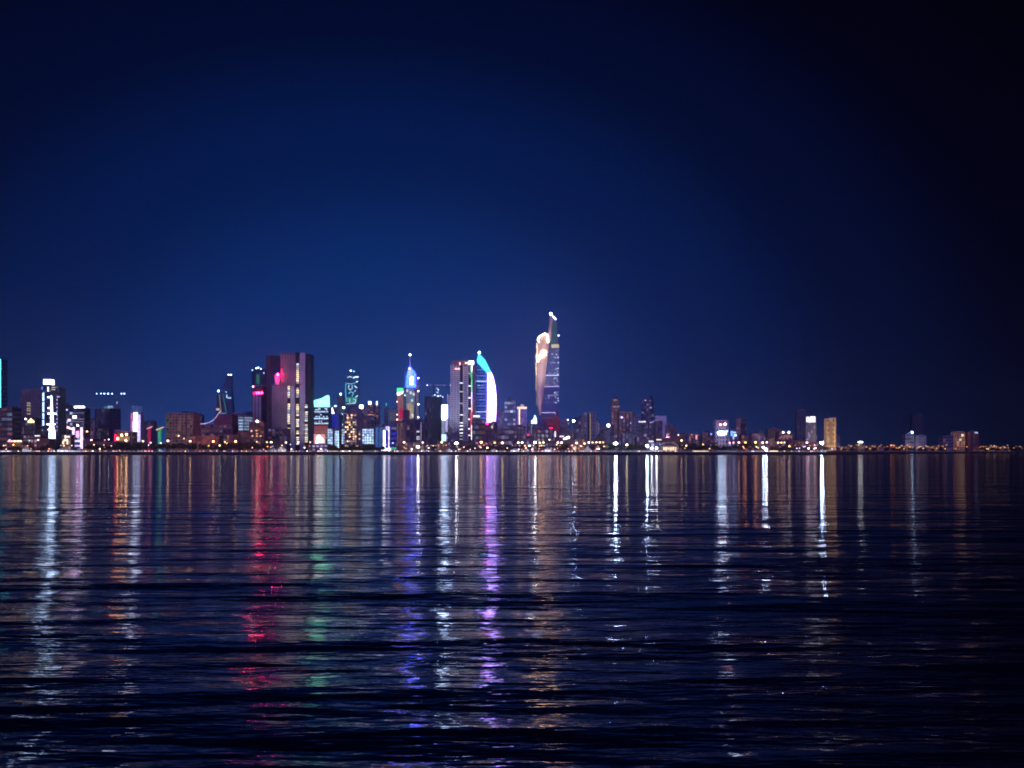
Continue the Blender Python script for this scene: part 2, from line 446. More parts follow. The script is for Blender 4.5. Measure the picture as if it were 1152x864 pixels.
# white-lit tower with a bright spire shape
b = G('tall tower with a white cube sign on top and a glowing white spire shape', 46, 66, 437, 1800, 'dark', 14, COOL, fl=3.6, plant=False)
b.block('shaft', 47.3, 55.2, 432.2, 437, W('navy'), .2, .8)
b.block('cube_sign', 47.3, 54.9, 426.6, 432.0, E('ice', 3.2), .2, .8)
b.pane('light_strip', 46.6, 48.4, 435.2, 438.4, E('azure', .8)); b.pane('light_strip', 53.6, 55, 435.2, 440.5, E('cool', 1.6))
for y0, y1 in ((441.8, 451.5), (452.6, 463.5), (465, 471), (472.6, 478.8)): b.pane('light_strip', 48, 49.9, y0, y1, E('cool', 1.3))
b.poly('glowing_spire', [(55.2, 497.5), (55.4, 483), (57, 477), (57.2, 461), (57.4, 446), (58, 444.4), (58.9, 446), (59.5, 457), (60.3, 470), (60.4, 478), (62.4, 485), (62.6, 497.5)], E('ice', 1.9), -b.d / 2 - 1.7, -b.d / 2 - .7)
for y, a, c in ((446.8, 53.6, 56.8), (459, 54, 57), (465.3, 53.8, 64), (477.3, 52.8, 62.4), (483.2, 54.2, 55.6)): b.pane('light_bar', a, c, y - .7, y + .8, E('cool', 2.2))
for i in range(9): b.pane('corner_light', 63.9, 64.7, 449 + i * 4.3, 450.7 + i * 4.3, E('lilac', .9))
b.block('roof_pavilion', 57.6, 64.4, 434.6, 437, W('concrete'), .2, .8)
for y in (436, 438.3): b.pane('window', 58, 62.5, y - .6, y + .5, E('cream', .6))
b.pane('window', 64, 67.4, 446, 447, E('lilac', .9))
b = G('bluish lit office block right of the white spire tower', 66, 77, 456, 1900, 'slate', 12, COOL, name='office_block', cat='building')
b.pane('light_bar', 67.6, 71.6, 460.3, 461.8, E('cool', 1.4)); b.pane('light_bar', 74.6, 76.4, 460.2, 461.8, E('lilac', 1.2))
b = G('pale yellowish floodlit low block by the shore below the white spire tower', 70, 79.5, 489.5, 1610, 'sand', 8, [('cream', 1.1), ('warm', .6)], name='low_block', cat='building', plant=False)
b.pane('light_bar', 74.8, 78.5, 490.6, 492, E('white', 1.2)); b.pane('light_bar', 72, 76.5, 494.3, 496, E('cream', 1.5))
b = G('dark banded tower with a white roof sign and a glowing white portal', 78, 95, 459.5, 1760, 'dark', 8, COOL, plant=False)
for px in (84, 86.6, 89.2, 92.2): b.block('roof_sign', px - 1.2, px + 1.2, 456.8 + .0, 459.4, E('white', 2.6), .1, .3)
b.block('plant_room', 78.4, 82.4, 457.6, 459.4, W('dark'), .2, .8)
for y in (464.6, 471.5, 474.2): b.pane('light_bar', 79, 94.6, y - .35, y + .35, E('lilac', .45))
b.pane('window', 82, 86.4, 467.6, 470.6, E('white', 1.8)); b.pane('window', 76.6, 79.4, 471.6, 474, E('lilac', 1.5))
b.block('portal_frame', 82, 84.2, 480.6, 504.5, E('lilac', 1.3), -.12, -.02); b.block('portal_frame', 91, 93.2, 480.6, 504.5, E('lilac', 1.3), -.12, -.02)
b.block('portal_frame', 84.2, 91, 495.2, 497.2, E('lilac', 1.2), -.12, -.02); b.block('portal_frame', 84.2, 91, 500.6, 502.4, E('lilac', 1.0), -.12, -.02)
b.pane('portal_sign', 86, 89.4, 485, 492, E('pink', 1.5), proud=1.8); b.lamp(87.6, 478.6, 'white', 6, 1.3)
b.poly('awning_light', [(75.8, 481.8), (77, 479.8), (82, 482.2), (82, 483.4)], E('rose', 1.8), -b.d / 2 - 4, -b.d / 2 - 1)
b = G('pair of joined dark glass towers with pale lit roof tanks', 103, 130, 460, 1830, 'navy', 8, DIM, xm=123, plant=False)
b.pane('pilaster', 106, 107.6, 461, 497, W('slate')); b.pane('pilaster', 115.5, 116.6, 461, 497, W('slate')); b.pane('pilaster', 119.5, 120.4, 461, 497, W('plum'))
b.block('roof_tank', 111.4, 115.8, 457.2, 459.4, E('teal', .28), .2, .5); b.block('roof_tank', 117.6, 120.2, 456.2, 459.4, E('cool', .55), .2, .5)
b.block('roof_screen', 120.6, 128.6, 458.6, 459.6, W('pale'), .2, .5)
b.lamp(122.8, 494.5, 'white', 5, .9); b.lamp(117, 495, 'rose', 1.5, 1.0)
# tower crane with a lit jib
a = empty('tower_crane', 'thin tower crane with white lights along its level jib behind the dark twin glass towers', 'crane', (X(132, 1900), 1900, GZ))
hz = Z(443, 1900) - GZ; k = 1900 / F
m = MB()
for sx in (-.9, .9):
    for sy in (-.9, .9): m.tube((sx, sy, 0), (sx, sy, hz), .22, n=4)
z = 0
while z < hz - 3: m.tube((-.9, -.9, z), (.9, -.9, z + 3), .12, n=4); m.tube((.9, .9, z), (-.9, .9, z + 3), .12, n=4); z += 3
m.build('mast', W('slate'), a)
m = MB(); x0, x1 = (107 - 132) * k, (141.5 - 132) * k
for sy in (-.8, .8): m.tube((x0, sy, hz), (x1, sy, hz), .2, n=4)
m.tube((x0, 0, hz + 1.4), (x1, 0, hz + 1.4), .2, n=4)
x = x0
while x < x1 - 2: m.tube((x, -.8, hz), (x + 1.2, 0, hz + 1.4), .1, n=4); m.tube((x + 1.2, 0, hz + 1.4), (x + 2.4, .8, hz), .1, n=4); x += 2.4
m.tube((0, 0, hz), (0, 0, hz + 7), .5, .2); m.tube((0, 0, hz + 7), (x0 * .7, 0, hz + 1.4), .08, n=4); m.tube((0, 0, hz + 7), (x1, 0, hz + 1.4), .08, n=4)
jib = m.build('jib', W('slate'), a)
MB().box(x1 - 3, x1, -1, 1, hz - 2.4, hz).build('counterweight', W('concrete'), a)
for px, st in ((109, 2.2), (114, 3.2), (117.6, 3), (121.8, 4), (126.4, 4), (137, 2.6), (140, 3)): piece('jib_lamp', E('cool', st), jib, ((px - 132) * k, -1.2, hz + .2), (2.2, 1.6, 1.9), 'ball')
piece('mast_lamp', E('lilac', .9), a, (0, -1.4, hz - 17), (1.6, 1.2, 5), 'ball')
# plaza canopy with bright bulbs
b = G('low plaza pavilion with bright warm bulbs under a pale roof', 129, 148, 486, 1640, 'sand', 0, name='plaza_pavilion', cat='pavilion', plant=False, fl=8, bay=7)
b.block('canopy', 130.5, 142, 483.6, 484.6, W('pale'), -.3, .6)
b.pane('shop_front', 129.2, 131.8, 488.5, 496, E('red', 1.3)); b.pane('shop_front', 133, 146, 491.5, 496, E('warm', .45))
for px, py, st in ((132.6, 493.5, 9), (137, 489.5, 9), (142.5, 488.8, 10), (142, 495.4, 5)): b.lamp(px, py, 'amber' if px < 140 else 'warm', st, 1.6, 'bulb')
b = G('slender tower washed pink, white and cyan by its light panels', 147.4, 158.2, 464, 1700, 'pale', 0, plant=False)
b.block('upper_shaft', 148, 156.6, 456.4, 464, E('azure', .22), .1, .9)
b.block('roof', 148.6, 156.4, 455.2, 456.3, W('slate'), .2, .8)
b.pane('light_panel', 147.5, 150.6, 465, 490, E('pink', .6), proud=1.4); b.pane('light_panel', 150.7, 154.8, 464, 490, E('white', 1.5), proud=1.5)
b.pane('light_panel', 154.9, 158.1, 466.5, 497, E('lilac', 1.0), proud=1.4); b.pane('light_panel', 150.2, 154.2, 474, 488, E('cool', 1.9), proud=2.2)
G('hazy grey slab behind the red and green lit stands', 160.5, 172.5, 474.5, 2300, 'slate', 6, DIM, name='office_block', cat='building')
# glowing canopies
def canopy_stand(label, px, py_top, lean, c1, c2, half):
    D = 1650; k = D / F
    a = empty('canopy_stand', label, 'canopy stand', (X(px, D), D, GZ))
    h = Z(py_top, D) - GZ
    MB().tube((0, 0, 0), (0, 0, h - 1), 1.9, 2.6, 10).build('lit_column', E(c1, .4), a)
    MB().prism([(-half * k, h - 1.2 - lean), (half * k * 1.2, h + 1.4 + lean), (half * k * 1.2, h + 2 + lean), (-half * k, h - .2 - lean)], -4, 4).build('canopy', E(c2, .8), a)
    piece('base_lamp', E('white', 5), a, (.6, -2.4, 11), (3, 2, 2.4), 'ball')
canopy_stand('red lit column carrying a small tilted pale canopy', 168, 481.6, .4, 'crimson', 'rose', 2.2)
canopy_stand('green lit column carrying a wide tilted golden canopy', 179.6, 482.4, 1.2, 'green', 'gold', 3.6)
b = G('broad brown hotel block with a fine grid of windows and dark roof sheds', 187, 217, 465, 1720, 'sand', 42, [('warm', .3), ('amber', .22), ('warm', .16)], name='hotel_block', cat='building', fl=5, bay=5, led=1.7, pier=1.6, plant=False)
b.block('roof_shed', 201, 207, 462.6, 464.6, W('dark'), .3, .7); b.block('roof_shed', 210, 215.5, 463.4, 464.6, W('dark'), .3, .7)
b.pane('corner_strip', 187, 187.8, 466, 492, E('green', .10), proud=1.2); b.pane('corner_strip', 209.2, 210.2, 466, 492, W('plum'), proud=1.0)
G('faint grey building stepped behind the hotel block', 217.4, 227, 467, 2150, 'slate', 8, DIM, name='office_block', cat='building')
# block with a curved lit ramp roof and twisted tower behind
b = G('dark purple block with a curved pale light sweeping up its roof', 226, 261, 478, 1660, 'plum', 10, DIM, name='podium_block', cat='building', plant=False)
b.block('upper_wall', 240, 260.6, 466, 477.6, W('plum'), .1, .9)
arc = [(225.8, 477.3), (231, 477), (236, 475.6), (240.5, 472.8), (243.8, 469), (246.4, 465), (249, 462.6)]
top = [(x, y - .9) for x, y in arc]
b.poly('curved_light', arc + top[::-1], E('lilac', .8), -b.d / 2 - 1.6, -b.d / 2 - .7)
b = Bld('twisted_tower', 'twisted blue glass tower with white lights on its top and shoulder', 241.5, 262, 421, 2050, 'tower', depth=34)
def ring(xa, xb, y, ya, yb): return [(b.lx(xa), ya, b.lz(y)), (b.lx(xb), ya + 4, b.lz(y)), (b.lx(xb) - 2, yb, b.lz(y)), (b.lx(xa) + 2, yb - 4, b.lz(y))]
MB().loft([ring(243, 261.5, 508, -17, 17), ring(243, 261, 470, -17, 17), ring(245.5, 259.5, 450, -15, 15), ring(248.5, 258.6, 436, -12, 13), ring(252, 259.2, 428, -9, 11), ring(253.4, 259.2, 421.5, -7, 9)]).build('twisted_shaft', glassmat('blue_glazing', (.03, .08, .17), .12), b.root)
MB().loft([ring(243.2, 249.5, 468, -20, 4), ring(244, 249.3, 452, -19, 2), ring(244.6, 248.2, 441, -17, 0)]).build('shoulder', glassmat('blue_glazing'), b.root)
b.poly('edge_light', [(250.4, 444), (251.6, 444), (255.8, 466), (254.6, 466.6)], E('cyan', .16), -19, -18)
b.poly('edge_light', [(247, 444), (247.8, 444), (249.6, 461.5), (248.6, 464)], E('cream', .22), -21.6, -20.6)
b.pane('light_bar', 243.6, 247.6, 459.5, 461.8, E('cream', .6), proud=4); b.pane('light_bar', 247.8, 254, 464.6, 465.4, E('cool', .5), proud=4)
b.pane('light_bar', 254.4, 255.4, 444, 447.5, E('cool', 1.0), proud=-2); b.pane('light_bar', 256, 259.6, 447, 448.2, E('cool', .9), proud=-2)
b.lamp(245.8, 439.8, 'cool', 5, 1.9); b.lamp(254.6, 421, 'cool', 4, 1.5, y=0); b.lamp(257.2, 421, 'cool', 4, 1.5, y=0); b.lamp(254.6, 441, 'cyan', 1.2, 1.2)
b = G('pale office block with white lit floors and a blank left bay', 261.4, 281, 464.5, 1760, 'pale', 0, name='office_block', cat='building', plant=False, xm=274)
for i, y in enumerate((470, 473, 476.4, 479.8, 483)): b.pane('light_band', 268 - (4 if i > 2 else 0), 274, y - .9, y + .8, E('cool', .75 if i else .35)); b.pane('light_band', 274.2, 280.4, y - .9, y + .8, E('cool', .5), face='r')
b.block('plant_room', 268, 276, 465.4 - 2.2, 464.3, W('dark'), .3, .8)
# striped tower with red lights, slim tower behind it
b = Bld('slim_tower', 'slim dark tower with a ring of white lights and a teal strip', 284, 297.5, 415.5, 2150, 'tower').body('navy', plant=False)
b.pane('light_strip', 288.2, 292.2, 421, 432, E('teal', .14))
for px, py, st in ((288.4, 414.3, 3), (290.8, 413.7, 4), (293.6, 415, 2), (284, 416.4, 1.4), (297, 419.6, 1.2)): b.lamp(px, py, 'cool', st, 1.4)
b = G('pale striped tower with a row of red lights under its roof', 281.6, 298.4, 434, 1800, 'pale', 0, xm=295.6, plant=False, ribs=False, led=.4)
for px in (283.2, 287.2, 291.4): b.pane('pilaster', px, px + 2.7, 444, 476, W('pale'), proud=1.4)
for px in (286.2, 290.3, 294.2): b.pane('recess', px, px + .9, 444, 476, glassmat(), proud=.6)
b.pane('parapet_band', 282, 295.4, 436.5, 440, W('plum'), proud=.9)
for px, st in ((285, 4), (288, 26), (291, 42), (294.6, 42)): b.lamp(px, 442, 'red', st, 1.9, 'red_light')
b.lamp(283.4, 434.5, 'pink', 5, 1.3)
b = G('small brick-red tower with warm lit windows below the striped tower', 281, 297, 476, 1640, 'brick', 12, DIMW, name='apartment_block', cat='building', plant=False)
b.poly('roof', [(281.6, 476), (286.6, 472.6), (291.4, 472.6), (296.4, 476), (296.4, 476.6), (281.6, 476.6)], W('brick'), -8, 8)
b.lamp(289.5, 474, 'cream', 9, 1.6)
for px, py in ((283, 485), (288.6, 484.4), (289, 488), (293.4, 490.5), (284, 490.4), (289, 490.6)): b.pane('window', px - 1, px + 1, py - .7, py + .7, E('warm', .9))
# --- the big dark towers
b = G('tall dark plum tower standing behind the big pinkish tower', 299, 315, 400.6, 1900, 'plum', 3, DIM, xm=304, led=.5, plant=False)
b.block('parapet', 299, 304, 399.4, 400.4, W('plum'), .1, .9)
b = Bld('twin_slab_tower', 'tallest pinkish slab tower on the left with columns of white lit stairwell windows', 305.6, 347.6, 396.5, 1780, 'tower', depth=46)
k = b.k; f = -b.d / 2
def slab(x0, x1, yt, y0, wall, nm='wall', rib=None, yb=508):
    m = MB(); a, c, h, z0 = b.lx(x0), b.lx(x1), b.lz(yt), max(0, b.lz(yb))
    if rib: MB().box(a, c, f + y0, b.d / 2, z0, h).build('glazing', glassmat('plum_glazing', (.07, .05, .08), .4), b.root)
    else: m.box(a, c, f + y0, b.d / 2, z0, h)
    if rib:
        n = int((c - a) / rib)
        for i in range(n + 1): m.box(a + (c - a) * i / n - .8, a + (c - a) * i / n + .8, f + y0 - .45, f + y0 + .2, z0, h + .4)
        for i in range(int((h - z0) / 3.7)): m.box(a + .3, c - .3, f + y0 - .28, f + y0 + .2, z0 + 3.7 * i + .2, z0 + 3.7 * i + 2.2)
    return m.build(nm, W(wall), b.root)
slab(315.4, 331, 396.6, 6, 'mauve', rib=4.2); slab(331.1, 336.6, 395.8, 9, 'black', 'stair_core'); slab(336.7, 342.8, 396.4, 4, 'pale')
slab(342.9, 347.6, 397.4, 10, 'dark', 'flank_wall'); slab(306.4, 322.6, 432.6, 0, 'mauve', rib=4.2); slab(322.7, 326.6, 432.8, 3, 'black', 'stair_core')
slab(326.7, 331.1, 434, 1.5, 'pale'); slab(308, 313.4, 422.5, 8, 'pale', 'lift_tower'); slab(341.8, 346.4, 453.5, 4, 'black', 'stair_core')
def column(x0, x1, segs, y0, r):
    for ya, yb in segs:
        y = ya
        while y < yb - 1.6:
            c = r.choice([('cream', .75), ('white', .85), ('cream', 1.0), ('white', .5)])
            o = b.pane('stair_window', x0 + r.uniform(0, .3), x1 - r.uniform(0, .3), y + .25, y + 2.0, E(*c), proud=-y0 + .35, thick=.5)
            y += 2.35
r = random.Random(4)
column(332.1, 335.3, [(408, 433), (435.5, 448.5), (454, 469.5), (471, 481), (484, 489), (491, 500)], 9, r)
column(323, 326, [(433.6, 448), (453.8, 477), (481, 494)], 3, r)
column(342.4, 345.8, [(454.4, 460), (462.5, 474.6), (477, 498)], 4, r)
r = random.Random(40)
for i in range(46):
    px = r.choice((r.uniform(308, 321), r.uniform(316.4, 329), r.uniform(337, 341.6))); py = r.uniform(436, 500) if px < 316 else r.uniform(402, 500) if px > 322 else r.uniform(402, 430)
    b.pane('window', px, px + r.uniform(.9, 1.6), py, py + 1.1, E(r.choice(('rose', 'warm', 'lilac')), r.choice((.12, .2, .32))), proud=.55 if px < 323 and py > 433 else -3.2 if px > 336 else -5.2, thick=.5)
b.lamp(312.6, 421.4, 'crimson', 64, 2.2, 'red_light'); b.pane('light_bar', 307, 312, 421.6, 422.4, E('crimson', .6), proud=-6)
for px, py in ((318, 490), (313, 487), (320, 485), (309, 494), (317, 496.6)): b.pane('window', px - 1.6, px + 1.6, py - .6, py + .6, E('rose', .25), proud=.5)
b.pane('window', 316, 321, 482.6, 484.4, E('lilac', .9), proud=.9)
flood(318, 425, 1780, (1, .60, .85), 170000, dist=120, drop=40); flood(338, 470, 1780, (1, .9, .75), 120000, dx=20, dist=90, drop=30)
b = G('narrow dark stepped tower hugging the right side of the big slab tower', 347.8, 351.6, 446, 1900, 'plum', 5, DIM, plant=False)
b.block('cap', 348.6, 350.8, 438, 445.6, W('dark'), .2, .8)
# green-crowned block
b = G('block with a glowing mint green wedge crown above bands of lit floors', 353, 370, 458.4, 1860, 'navy', 12, COOL, plant=False)
b.poly('wedge_crown', [(353.6, 457.8), (353.2, 450.4), (361, 448.4), (368.2, 444.6), (368.8, 457.8)], E('mint', 1.5), -12, 8)
for y, st in ((463.4, .8), (471, 1.0), (476.6, .9)): b.pane('light_band', 352.8, 369.4, y - .9, y + .5, E('cool', st), proud=1.1)
r = random.Random(9)
for i in range(16): px = 354 + r.random() * 14; py = r.choice((459.8, 461, 466.6, 468.6, 474)); b.pane('window', px, px + 1.2, py - .7, py + .6, E('cool', .9))
b.pane('red_panel', 352.6, 368.8, 479, 492, E('rose', .22), proud=1.3)
for y in (480, 483.4): b.pane('light_band', 353, 368, y - .5, y + .4, E('red', .5), proud=2)
b = Bld('display_screen', 'glowing pinkish video screen standing low in front of the green-crowned block', 352.6, 366.6, 487.6, 1620, 'screen', depth=2)
MB().box(-b.w / 2, b.w / 2, -1, 1, b.lz(500), b.h).build('frame', METAL, b.root); MB().box(-1.5, -.5, -.6, .6, 0, b.lz(500)).build('leg', METAL, b.root); MB().box(5, 6, -.6, .6, 0, b.lz(500)).build('leg', METAL, b.root)
b.pane('screen', 353.2, 366, 488.2, 499.4, E('rose', .7), proud=.15, thick=.3)
b.poly('screen_image', [(355, 499), (355.4, 491), (359, 488.8), (364, 493), (365.4, 498)], E('white', 1.1), -1.7, -1.35)
b.lamp(357.4, 497.6, 'amber', 7, 1.3); b.lamp(349, 497.4, 'rose', 4, 1.0)
# blue house with pyramid, white grid blocks
b = G('deep blue lit office block topped by a small white pyramid', 369, 382.6, 466, 1900, 'navy', 4, COOL, plant=False, cat='building', name='office_block')
b.pane('light_panel', 369.6, 381, 466, 481, E('blue', .32), proud=1); b.pane('light_strip', 368.8, 370, 464, 484, E('violet', .6), proud=1.4)
MB().loft([[(b.lx(370.6), -8, b.lz(465.6)), (b.lx(375.6), -8, b.lz(465.6)), (b.lx(375.6), 0, b.lz(465.6)), (b.lx(370.6), 0, b.lz(465.6))], [(b.lx(372.7), -4.4, b.lz(458)), (b.lx(373.3), -4.4, b.lz(458)), (b.lx(373.3), -3.6, b.lz(458)), (b.lx(372.7), -3.6, b.lz(458))]]).build('pyramid', E('white', 1.3), b.root)
def white_grid(label, x0, x1, yt, D, st, c='cool', yb=501, n=90):
    b = Bld('floodlit_office_block', label, x0, x1, yt, D, 'building').body('slate', fl=4.2, bay=4.2, led=.7, pier=.7, plant=False)
    bw = (b.b - b.a) / b.nb; r = random.Random(int(x0))
    for i in range(b.nf):
        z = i * b.fl + b.led + (b.fl - b.led) / 2
        if z < b.lz(yb): continue
        for j in range(b.nb):
            s2 = round(st * r.choice((.7, .85, 1, 1.1, 1.25)), 2)
            piece('window', E(c, s2), b.root, (b.a + bw * (j + .5), b.f - .12, z), (bw - b.pier - .05, .3, b.fl - b.led - .05))
    return b
white_grid('narrow white-lit grid block at the left of the bright pair', 368.4, 374.4, 482.4, 1640, .85, yb=505)
white_grid('white-lit grid block just left of the gold windowed tower', 374.8, 381.6, 484.4, 1660, .95, yb=504)
white_grid('thin white-lit grid block squeezed against the gold windowed tower', 384.2, 388.4, 482.6, 1660, .8, yb=501)
G('dark gap block between two white-lit grid blocks', 381.5, 384.6, 483, 1690, 'slate', 4, DIM, name='office_block', cat='building', plant=False)
b = G('small grey tower with a white beacon left of the teal twisted tower', 379.6, 386, 446.5, 2200, 'slate', 8, COOL); b.lamp(383.2, 443.4, 'cool', 7, 1.9, 'beacon')
b = G('grey block with white lights at its roof corners below the small beacon tower', 374.6, 391, 460.5, 2050, 'slate', 12, COOL, name='office_block', cat='building')
b.lamp(386.8, 458.6, 'cool', 8, 2.0); b.pane('light_bar', 375.6, 379.6, 456.4, 457.6, E('cool', .9)); b.lamp(377.4, 456.8, 'cool', 3, 1.3)
# teal tower with glowing outline strokes
b = Bld('ornamental_tower', 'teal glass tower covered in glowing cyan outline strokes', 388.4, 404, 420, 2120, 'tower', depth=28)
MB().loft([ring(388.6, 402, 508, -14, 14), ring(389, 402.4, 456, -14, 14), ring(389.6, 403.6, 430, -13, 14), ring(391, 404, 417.5, -10, 12)]).build('shaft', glassmat('teal_glazing', (.02, .10, .14), .15), b.root)
r = random.Random(11)
MB().box(b.lx(389), b.lx(402), -16, -15, b.lz(452.4), b.lz(447)).build('light_band', E('teal', .34), b.root)
for pts, w_, st in [([(389.2, 431), (389, 440), (389.6, 452)], .55, .7), ([(390, 431.4), (396, 432), (399.6, 431)], .5, .8), ([(393, 433), (392, 436), (394, 439), (396.6, 437), (396.4, 433.6)], .6, .9), ([(392, 443), (395, 440.6), (398, 442.4), (396, 446)], .6, .8),
                    ([(391, 425), (393, 423.6), (396, 424.4)], .6, 1.0), ([(397.4, 425.2), (400, 424.2), (403.4, 424)], .9, 1.4), ([(399, 434), (401.8, 436.6)], .7, 1.1), ([(400.6, 430), (403, 428.8)], .8, 1.2), ([(399, 441), (400.4, 439)], .5, .9),
                    ([(400, 446.8), (402.8, 445)], .6, 1.0), ([(393.4, 448.6), (393.6, 453)], .5, .9), ([(397.4, 449), (400, 449.4), (400, 452.6), (397, 453)], .5, .9), ([(390, 454.4), (401, 453.6)], .5, .9)]:
    m = MB()
    for p, q in zip(pts, pts[1:]): m.tube((b.lx(p[0]), -16.6, b.lz(p[1])), (b.lx(q[0]), -16.6, b.lz(q[1])), w_ * b.k * .8, n=5)
    m.build('light_stroke', E('cyan' if st < .85 else 'cool', round(st, 2)), b.root)
b.lamp(394.2, 417, 'cool', 4, 1.7, y=-8); b.lamp(397.6, 417.6, 'cyan', 2, 1.3, y=-8)
# gold windowed tower with a round purple top
b = Bld('apartment_tower', 'rounded tower full of gold lit windows with a purple drum top', 387.8, 405.6, 466, 1630, 'tower', depth=24).body('mauve', fl=3.7, bay=3.1, led=.9, pier=.8, plant=False)
r = random.Random(21); bw = (b.b - b.a) / b.nb
for i in range(2, b.nf):
    for j in range(b.nb):
        if r.random() < (.72 if 1 <= j <= b.nb - 3 else .28):
            piece('window', E(r.choice(('gold', 'cream', 'warm')), r.choice((.25, .5, .8, 1.1, 1.5))), b.root, (b.a + bw * (j + .5), b.f - .12, i * b.fl + b.led + 1.35), (bw - .85, .3, 2.5))
m = MB(); cx = b.lx(398.5)
m.loft([[(cx + rr * math.cos(t), rr * .7 * math.sin(t), b.lz(y)) for t in [q * math.pi / 8 for q in range(16)]] for rr, y in ((10.6, 465.2), (10.4, 460.6), (8.8, 459.4), (6.2, 458))]); m.build('drum_top', W('mauve'), b.root)
white_grid('widest white-lit grid block right of the gold windowed tower', 407, 420.6, 482.4, 1650, .9)
b = G('brownish tower with two white lamps on its roof behind the white-lit blocks', 413, 426, 455.5, 2000, 'brown', 14, [('rose', .3), ('warm', .3), ('lilac', .3)], plant=False)
b.block('lift_house', 414.5, 417.5, 452.6, 455.2, W('concrete'), .2, .7); b.block('lift_house', 422.8, 424.8, 452.4, 455.2, W('concrete'), .2, .7)
b.pane('lamp_panel', 414.6, 417.6, 451.6, 455, E('white', 2.6)); b.pane('lamp_panel', 423.2, 424.8, 451.4, 455.8, E('cool', 1.6))
b.pane('light_bar', 414, 419, 466, 467, E('rose', .7)); b.pane('light_bar', 419.4, 422, 466.4, 467.6, E('rose', .5))
b = G('grey tower with a bright white roof panel behind the gold windowed tower', 403, 414, 459.5, 2060, 'slate', 12, COOL + DIM, plant=False); b.pane('lamp_panel', 404.4, 408.4, 455.6, 459.8, E('white', 2.4))
G('slate mid-rise stepping down behind the white-lit grid blocks', 404, 421, 470, 1800, 'slate', 10, DIM, name='office_block', cat='building')
# blue office
b = G('office block with blue glowing bays and two bright white strips', 421.4, 446.6, 480, 1680, 'navy', 16, [('azure', .4), ('blue', .5), ('lilac', .3)], name='office_block', cat='building', plant=False)
for x0, x1, c, st in ((422, 425, 'azure', .45), (426, 430, 'azure', .32), (434.2, 436.8, 'blue', .4)): b.pane('light_panel', x0, x1, 481, 503, E(c, st), proud=1.2)
b.pane('light_strip', 431.2, 433.6, 484, 505, E('white', 1.6), proud=1.5); b.pane('light_strip', 437, 438.2, 480, 504, E('lilac', 1.3), proud=1.5); b.pane('light_panel', 434, 437, 479.6, 484, E('lilac', .9), proud=1.5)
b.pane('awning', 440.4, 446, 503, 506, E('teal', .5), proud=3); b.pane('awning', 429.4, 440, 504, 507, E('white', 1.2), proud=3)
b = G('pale bluish mid-rise behind the blue glowing office', 437.4, 446.4, 461.6, 1950, 'pale', 8, DIM, name='office_block', cat='building'); b.pane('light_panel', 438, 445.6, 463, 473, E('cool', .10))
b = G('slender low tower with a green tip left of the flag-coloured tower', 432.4, 437, 460, 2100, 'slate', 4, DIM); b.pane('light_strip', 434, 435.2, 453.8, 456.4, E('teal', .7)); b.mast(434.6, 452, 460)
# flag-coloured tower
b = Bld('flag_tower', 'narrow tower lit green, white and red like a flag', 446.4, 454.2, 437, 1900, 'tower').body('plum', plant=False, ribs=False)
b.poly('green_panel', [(446.6, 436.6), (453.8, 436.4), (453.8, 440), (446.6, 441.4)], E('green', .9), b.f - 1.5, b.f - .6)
b.poly('white_panel', [(446.6, 441.5), (453.8, 440.1), (453.6, 442.2), (449.8, 444.6), (447, 444.6)], E('white', 1.6), b.f - 1.5, b.f - .6)
b.poly('red_panel', [(446.6, 444.8), (450, 444.7), (453.8, 442.4), (453.8, 474), (448, 474)], E('rose', .26), b.f - 1.5, b.f - .6)
b.poly('crimson_panel', [(449, 460), (453.4, 458), (453.4, 471), (450, 471)], E('crimson', .45), b.f - 2, b.f - 1.55)
for y in (452, 466.5, 472): b.lamp(446.8, y, 'rose', 2.6, 1.2, 'edge_light')
b = G('thin brownish slab with warm edge lines in front of the flag-coloured tower', 446.8, 455.6, 476, 1640, 'brown', 10, DIMW, name='apartment_block', cat='building', plant=False)
for px in (447.2, 450.8): b.pane('edge_strip', px, px + .6, 476, 500, E('warm', .24), proud=1)
# spire tower
b = Bld('spire_tower', 'tall arched tower with a blue crown and a needle spire tipped by a white light', 455, 471, 416.5, 2000, 'tower', depth=30)
MB().box(b.lx(455.6), b.lx(470.4), -13, 15, 0, b.lz(436)).build('glazing', glassmat('blue_glazing'), b.root)
MB().prism([(b.lx(454.9), 0), (b.lx(455.5), 0), (b.lx(455.5), b.lz(416)), (b.lx(454.9), b.lz(416))], -15, -13.5).build('edge_fin', E('azure', .3), b.root)
b.poly('blue_crown', [(456.2, 436), (456.2, 430), (457.4, 421), (459.4, 413.6), (460.6, 411.6), (462.6, 414), (465.4, 417), (467.6, 422), (469.4, 430), (469.8, 436)], E('blue', 5.0), -11, 9)
b.poly('right_fin', [(467.8, 478), (467.8, 419), (469.6, 424), (470.8, 432), (470.8, 478)], E('lilac', .16), -16, -12)
b.poly('white_panel', [(461, 432.6), (461.2, 424.6), (464.4, 423.8), (464.8, 432.6)], E('white', 2.4), -13.6, -11.4)
b.poly('curved_blade', [(459.2, 417.8), (461.2, 417.4), (464.4, 423.4), (462, 424)], E('lilac', .9), -13.6, -11.4)
b.poly('arch_panel', [(456.6, 470), (456.8, 444), (457.4, 436.4), (466, 436.4), (466.6, 452), (465, 470)], E('cool', .24), -14.6, -13.2)
b.poly('arch_light', [(457.4, 455), (461, 453), (464.8, 456), (465.4, 471), (460.6, 471), (460, 464)], E('cream', .42), -15.6, -14.7)
for x0, y0 in ((461, 440.4), (462.4, 449), (457.2, 438), (464.4, 442), (463, 466)): b.pane('window', x0, x0 + 2.2, y0, y0 + 3, E('white', .75), proud=.9)
